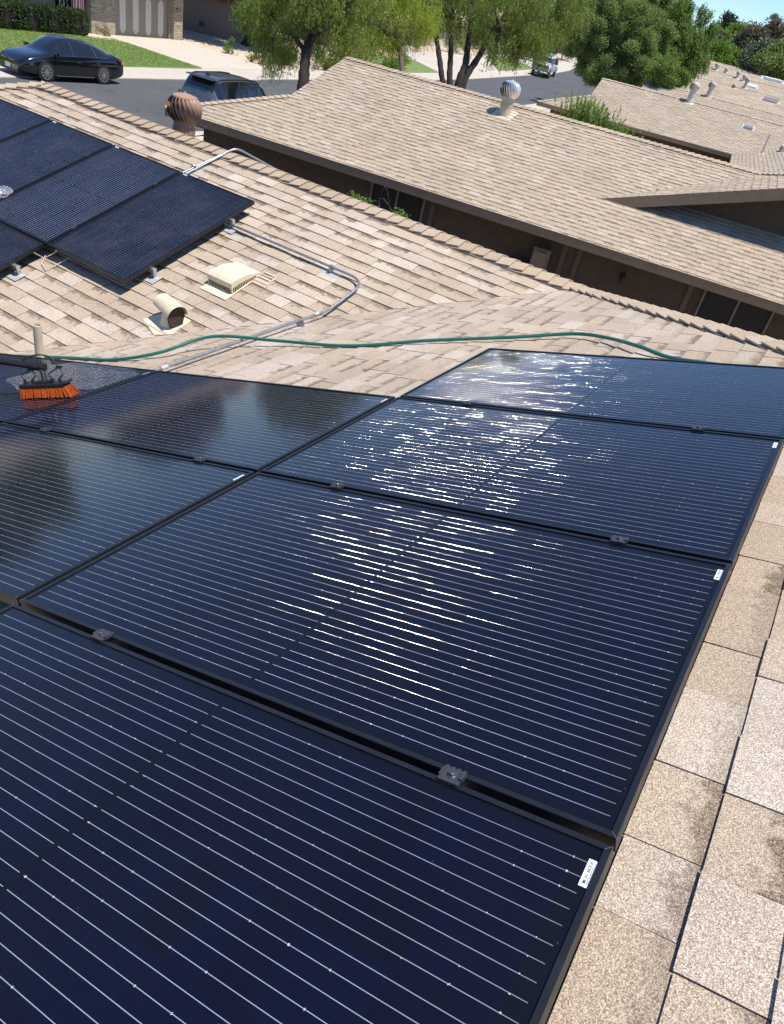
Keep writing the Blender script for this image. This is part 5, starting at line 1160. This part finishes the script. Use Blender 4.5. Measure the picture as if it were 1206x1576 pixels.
# lime tree between
D2_=37
b2=Dp(618,150,D2_); base=(b2.x,b2.y,gz(b2.y))
tr=[[(*base,.17),(*Dp(618,120,D2_),.13),(*Dp(612,60,D2_),.09),(*Dp(600,0,D2_),.05)],[(*Dp(614,80,D2_),.07),(*Dp(580,30,D2_),.04),(*Dp(560,-10,D2_),.02)],[(*Dp(614,75,D2_),.07),(*Dp(650,30,D2_),.04),(*Dp(670,-10,D2_),.02)]]
eL=[(Dp(590,15,D2_),(2.2,2.3,1.7)),(Dp(640,20,D2_),(1.4,1.6,1.3)),(Dp(560,50,D2_),(1.0,1.1,.75)),(Dp(625,62,D2_),(1.0,1.0,.55)),(Dp(600,-40,D2_),(2.6,2.6,1.5))]
tree('lime_tree','bright yellow-green airy tree between the two dark-trunked trees',base,tr,eL,80,60000,(.4,.85),(.15,.028),'lime',12,droop=1.2,strands=6500,limb=.045,bark='twig')
# multi-trunk tree B
D3=41
b3=Dp(712,150,D3); base=(b3.x,b3.y,gz(b3.y))
def TK(l,r): return [(*base,r[0])]+[(*Dp(x,y,D3),q) for (x,y),q in zip(l,r[1:])]
tr=[TK([(682,131),(676,90),(668,40),(655,-20)],(.2,.16,.15,.12,.05)),TK([(692,131),(693,90),(695,45),(700,-30)],(.2,.17,.15,.12,.05)),TK([(706,131),(716,100),(722,50),(735,-40)],(.28,.24,.2,.15,.06)),TK([(712,130),(735,90),(755,55),(775,25),(800,-30)],(.25,.2,.17,.13,.10,.04))]
eB=[(Dp(745,-30,D3),(3.6,3.6,2.6)),(Dp(690,5,D3),(2.0,2.2,1.6)),(Dp(790,20,D3),(2.4,2.6,1.9)),(Dp(840,10,D3+1),(2.0,2.2,2.3)),(Dp(770,52,D3),(1.5,1.6,1.0)),(Dp(825,42,D3+.5),(1.2,1.4,.7)),(Dp(715,40,D3+.5),(1.1,1.2,.7)),(Dp(660,-30,D3),(2.3,2.3,2.0)),(Dp(870,-10,D3+1),(1.6,1.8,2.0))]
tree('willowy_tree','large drooping tree with four dark leaning trunks behind the tan ridge',base,tr,eB,190,140000,(.45,1.0),(.17,.034),'olive',13,droop=1.7,strands=13000,limb=.09)
# big dense tree C and its paler neighbour
D4=50; b4=Dp(940,120,D4)
base=(b4.x,b4.y,gz(b4.y))
eC=[(Dp(945,60,D4),(3.0,3.2,2.9)),(Dp(915,75,D4),(1.9,2.0,1.7)),(Dp(985,75,D4),(2.2,2.2,2.0)),(Dp(950,20,D4),(2.4,2.4,1.9)),(Dp(905,35,D4),(1.4,1.5,1.4)),(Dp(990,110,D4-.5),(1.6,1.6,.9)),(Dp(925,108,D4),(1.6,1.6,1.0)),(Dp(930,50,D4),(1.6,1.8,1.5)),(Dp(1000,60,D4),(1.6,1.8,1.6))]
tree('dense_tree','big dense dark green tree rising behind the peak of the third roof',base,[[(*base,.4),(*Dp(942,90,D4),.3),(*Dp(945,20,D4),.12)]],eC,340,250000,(.30,.62),(.12,.062),'deep',14,droop=.3,fl=.7,limbs=14)
D5=57; b5=Dp(1045,110,D5); base=(b5.x,b5.y,gz(b5.y))
eD=[(Dp(1020,40,D5),(2.6,2.8,2.8)),(Dp(1055,55,D5),(2.1,2.3,2.3)),(Dp(1000,5,D5),(2.2,2.2,1.8)),(Dp(1065,80,D5),(1.3,1.5,1.4)),(Dp(1030,90,D5),(1.9,1.8,1.3)),(Dp(960,-10,D5),(2.2,2.0,1.6))]
tree('leafy_tree','mid green feathery tree right of the big dark tree, reaching the blue sky',base,[[(*base,.35),(*Dp(1042,80,D5),.25),(*Dp(1030,20,D5),.1)]],eD,200,150000,(.35,.75),(.20,.06),'mid',15,droop=1.2,strands=14000,limbs=12)
b=Dp(1035,120,47); base=(b.x,b.y,b.z-3.5)
tree('scrubby_bush','rusty green scrub at the foot of the feathery tree by the roof edge',base,[[(*base,.1),(*Dp(1035,118,47),.05)]],[(Dp(1030,112,47),(1.3,1.2,.65)),(Dp(1046,122,47),(.7,.7,.45)),(Dp(1010,122,47),(1.0,1.0,.5))],30,9000,(.25,.5),(.14,.07),'dry' if False else 'mid',16,droop=0,limbs=8,cat='bush')
# far tree line
far_t=[('dark_pine','dark conifer tip above the yellow-green tree near the sky',1112,62,150,(3.2,3.2,5.0),'pine',9000,(.9,.28)),
('leafy_tree','yellow green round tree on the skyline between the conifer and the brown trees',1130,72,140,(4.6,4.6,3.4),'mid',12000,(.55,.3)),
('leafy_tree','yellowish tree just above the far roofs beside the dark gable',1112,88,118,(3.0,3.0,1.8),'bright',8000,(.45,.25)),
('leafy_tree','grey-green tree low on the skyline right of the feathery tree',1095,75,130,(3.2,3.2,3.0),'greyg',8000,(.5,.25)),
('brown_tree','rust-brown tree below the palm at the upper right',1184,72,120,(3.6,3.6,3.2),'brown',14000,(.42,.22)),
('brown_tree','brown tree left of the rust-brown one under the palm',1160,78,120,(3.3,3.3,3.0),'brown',12000,(.42,.22)),
('brown_tree','brown tree cut by the right edge of the picture below the sky',1212,75,118,(3.4,3.4,3.3),'brown',10000,(.42,.22)),
('grey_green_tree','grey green shrub mass in front of the brown trees',1176,92,112,(3.2,3.2,2.3),'greyg',11000,(.4,.22)),
('grey_green_tree','darker green tree at the right edge above the long skylight',1200,98,108,(3.2,3.2,2.4),'deep',11000,(.4,.22)),
('grey_green_tree','low dark tree above the far roof ridge left of the shrub mass',1148,92,120,(3.0,3.0,2.2),'deep',9000,(.4,.22)),
('leafy_tree','background tree behind the bend of the street above the white pickup',862,58,125,(5.5,5.5,4.2),'mid',14000,(.5,.2)),
('leafy_tree','background tree between the big dark tree and the drooping tree',885,25,135,(4.5,4.5,4.5),'greyg',9000,(.5,.2)),
('leafy_tree','tall background tree behind the house beyond the grey banner',790,20,120,(7.5,7.5,5.0),'deep',16000,(.5,.22)),
('leafy_tree','background tree behind the half hidden tan house',690,15,105,(6.5,6.5,4.6),'deep',16000,(.5,.22)),
('leafy_tree','background tree above the tan house, left of the others',590,0,95,(6.5,6.5,4.2),'mid',15000,(.45,.2)),
('leafy_tree','background tree behind the stucco house at the top',500,0,85,(5.5,5.5,3.8),'deep',12000,(.45,.2))]
for i,(nm,lab,px,py,D,r,mt,n,lf) in enumerate(far_t):
    c=Dp(px,py,D); base=(c.x,c.y,min(gz(c.y),c.z-r[2])); rg=np.random.default_rng(i)
    el=[(c,r)] if nm!='dark_pine' else [(c+V3(0,0,-1.5),(3,3,2.5)),(c+V3(0,0,1),(2.2,2.2,2.2)),(c+V3(.2,0,3.2),(1.0,1.0,1.6))]
    tree(nm,lab,base,[[(*base,.35),(c.x,c.y,c.z-r[2]*.5,.22),(c.x,c.y,c.z+r[2]*.3,.06)]],el,46,n,(r[0]*.22,r[0]*.40),lf,mt,100+i,droop=.3,limbs=10,limb=.1,group='trees along the skyline' if px>1090 else 'trees behind the houses across the street')
for lab,az,D,ztop,r,mt in (('broad tree behind the brick house, mirrored dark in the left panels',156,58,5.8,(5.5,5.5,4.3),'deep'),('rust-leaved tree behind the stucco house, mirrored in the panel below the hose',143,72,4.6,(5.0,5.0,3.6),'brown'),('tall tree behind the stucco house roof, mirrored in the right panel column',132,66,6.8,(4.2,4.2,4.4),'deep')):
    x=CAM[0]+D*math.cos(R(az)); y=CAM[1]+D*math.sin(R(az)); c=V3(x,y,ztop-r[2]); base=(x,y,gz(y))
    tree('leafy_tree',lab,base,[[(*base,.4),(x,y,c.z-r[2]*.4,.3),(x,y,c.z+1,.1)]],[(c,r)],60,14000,(1.1,1.9),(.5,.24),mt,400+az,droop=.3,limbs=10,limb=.1,group='trees behind the houses across the street')
# bare twigs at x ~905
b=Dp(903,60,118); base=(b.x,b.y,gz(b.y)); rt=empty('bare_tree',base,0,'bare leafless twigs against the sky left of the big dark tree','tree'); m=MB(); rg=random.Random(3)
c0=Dp(903,38,118)-Vector(base)
m.tube([V3(0,0,0),c0],[.15,.06],7)
for q in range(14):
    e=c0+V3(rg.uniform(-2.6,2.6),rg.uniform(-2.6,2.6),rg.uniform(1.2,7.0)); md=(c0+e)/2+V3(rg.uniform(-.3,.3),0,.2); m.tube(smooth_path([c0,md,e],3),[.05,.045,.04,.03,.02,.015,.01],5)
m.build('trunk',M['twig'],rt)
# palm
c=Dp(1187,40,165); base=(c.x,c.y,gz(c.y)); pr=empty('palm_tree',base,0,'fan palm standing above the brown trees against the blue sky','tree'); B=Vector(base)
m=MB(); m.tube([V3(0,0,0),c-B],[.35,.28],10); m.build('trunk',M['twig'],pr)
rg=np.random.default_rng(9); C=[];A1=[];A2=[]
for q in range(34):
    az=rg.uniform(0,6.28); el=rg.uniform(-.9,1.3); d=np.array([math.cos(az)*math.cos(el),math.sin(az)*math.cos(el),math.sin(el)]); cen=np.array(c-B)+d*rg.uniform(1.0,1.5)+np.array([0,0,.3]); s=np.cross(d,[0,0,1]); s/=np.linalg.norm(s); u2=np.cross(s,d)
    for k in range(15):
        f=(k-7)/7*1.15; dd=d*math.cos(f)+s*math.sin(f); dd=dd+np.array([0,0,-.25*abs(f)]); C.append(cen+dd*.55); A1.append(dd*.55); A2.append(np.cross(dd,u2)*.05+rg.normal(0,.01,3))
leaf_mesh('crown',np.array(C),np.array(A1),np.array(A2),LM['greyg'],rg.random(len(C)),pr)
C=np.array(c-B)+np.stack([rg.normal(0,.45,700),rg.normal(0,.45,700),rg.uniform(-2.4,-.2,700)],1); C,d1,d2=leaves_at(C,rg,.8,.12,3); leaf_mesh('dead_skirt',C,d1,d2,LM['dry'],rg.random(700)*.4,pr)
# street-side tree near the pickup
c=Dp(852,88,107); base=(c.x,c.y,gz(c.y)); tree('street_tree','leaning street tree whose dark trunk rises behind the white pickup',base,[[(*base,.35),(*Dp(858,70,107),.3),(*Dp(872,45,107),.15)],[(*base,.3),(*Dp(842,70,107),.25),(*Dp(835,50,107),.12)]],[(Dp(868,38,107),(4.0,4.0,2.4)),(Dp(838,42,107),(3.2,3.2,2.0))],46,15000,(.8,1.4),(.35,.10),'olive',77,strands=2500,droop=1.5,limbs=8)
# hedge bushes : clipped, touching
rg0=np.random.default_rng(3)
for q in range(8):
    y=33.0-1.55*q; x=-42.55+.08*q; root=empty('hedge_bush',gpt(x,y),0,None,'bush','clipped hedge bushes in front of the brick wall'); root['label']=['clipped hedge bush at the right end of the row, beside the grey globe','second hedge bush from the right end of the row','third hedge bush from the right end of the row','fourth hedge bush from the right end of the row','fifth hedge bush from the right end of the row','sixth hedge bush from the right, near the picture edge','hedge bush cut by the left edge of the picture','hedge bush just beyond the left edge of the picture'][q]
    rg=np.random.default_rng(200+q); n=5200; a=rg.uniform(-1,1,(n,3)); a=np.sign(a)*np.abs(a)**.6
    ax=rg.integers(0,3,n); a[np.arange(n),ax]=np.sign(a[np.arange(n),ax])*rg.uniform(.86,1.03,n); rad=np.array([.62,.83,.70]); nrm=(np.abs(a)**4).sum(1)**.25; a=a/np.maximum(nrm,1)[:,None]
    C=a*rad*(1+.05*np.sin(a[:,1:2]*7+q))+np.array([0,0,.68]); C,d1,d2=leaves_at(C,rg,.11,.06,0); leaf_mesh('crown',C,d1,d2,LM['hedge'],rg.random(n),root)
    m=MB(); m.lathe([(.45,.02),(.52,.4),(.5,1.15),(.3,1.25)],8); m.build('inner_stems',M['bark'],root)
# small plants across the street
def shrub(name,label,base,r,n,leaf,mat,seed,droop=0,k=10):
    tree(name,label,base,[[(*base,.03),(base[0],base[1],base[2]+r[2],.015)]],[((base[0],base[1],base[2]+r[2]*.9),r)],k,n,(min(r)*.35,min(r)*.6),leaf,mat,seed,droop=droop,limbs=6,limb=.02,cat='shrub')
shrub('sapling','thin sapling shrub in the gravel yard near the stucco house wall',gpt(-39.4,42.9),(.35,.35,.55),900,(.12,.035),'mid',301)
shrub('low_shrub','low mounded yellow-brown shrub in the gravel by the black post',gpt(-36.7,42.9),(.9,.75,.30),3500,(.09,.03),'dry',302,k=24)
shrub('dry_plant','small dry plant by the brick wall left of the garage door',gpt(-43.0,35.6),(.3,.4,.3),500,(.14,.02),'dry',303)
shrub('agave_shrub','blue green bushy plant behind the black post',gpt(-36.8,45.6),(.8,.7,.55),3000,(.16,.05),'greyg',304,k=20)
shrub('agave_shrub','dark green bush below the drooping branches beside the first tree trunk',gpt(-36.0,48.4),(1.3,1.6,.55),5000,(.14,.05),'deep',305,k=24)
shrub('low_shrub','leafy shrub between the lime tree and the four-trunked tree',gpt(-37.5,60.5),(1.2,1.8,.8),4500,(.16,.05),'mid',306,k=24)
shrub('low_shrub','dark shrub behind the grey banner',gpt(-45.5,86),(1.2,2.2,1.0),4500,(.16,.06),'deep',307,k=24)
# spiky oleander between the houses
c=Dp(915,192,28.5); base=(c.x,c.y,-4.5); root=empty('oleander_bush',base,0,'bright green upright spiky bush between the next-door ridge and the third house','bush'); rg=np.random.default_rng(66)
m=MB(); C=[];A=[];W_=[]
ax=(dep(960,200,28.5)-dep(870,180,28.5)); ax.z=0; ax.normalize()
for q in range(150):
    s=rg.uniform(-1.15,1.35); o=V3(ax.x*s+rg.normal(0,.25),ax.y*s+rg.normal(0,.25),0); top=c.z+4.5+ .62-.22*s+rg.normal(0,.16)-.25*abs(s); bs_=V3(o.x*.7,o.y*.7,max(.3,top-1.9)); tp=V3(o.x+rg.normal(0,.14),o.y+rg.normal(0,.14),top)
    m.tube([bs_,tp],[.012,.005],5)
    for k in range(46):
        f=rg.random()**.8; p=bs_.lerp(tp,f); a=rg.uniform(0,6.28); d=np.array([math.cos(a)*.55,math.sin(a)*.55,.8])*(.085); C.append(np.array(p)+d); A.append(d); W_.append(np.array([-math.sin(a),math.cos(a),0])*.016)
st=m.build('stem',LM['deep'],root); leaf_mesh('foliage',np.array(C),np.array(A),np.array(W_),LM['bright'],rg.random(len(C)),root)
# bush in the side yard below our ridge
c=Dp(572,316,11.3); base=(c.x,c.y,-4.5)
tree('yard_bush','light green bush top peeking over our ridge below the next-door window',base,[[(*base,.06),(c.x,c.y,c.z-.4,.03)]],[(Dp(552,318,11.4),(.26,.2,.12)),(Dp(590,334,11.3),(.24,.2,.13)),(Dp(600,350,11.3),(.4,.3,.2))],22,2200,(.07,.14),(.06,.022),'bright',88,droop=.1,limbs=10,limb=.015,cat='bush')
# gravel stones, far
nr2=np.random.default_rng(31); mm=MB()
for q in range(900):
    x=nr2.uniform(-43,-35.2); y=nr2.uniform(42.4,50.5); 
    if y<42.2+.0*x: continue
    s=nr2.uniform(.02,.055); z=gz(y)+.03; mm.idx([V3(x+s,y,z),V3(x,y+s,z),V3(x-s,y,z),V3(x,y-s,z),V3(x,y,z+s)],[(0,1,4),(1,2,4),(2,3,4),(3,0,4)])
o=mm.build('gravel_stones',M['gravel'],fix=False); o['kind']='stuff'
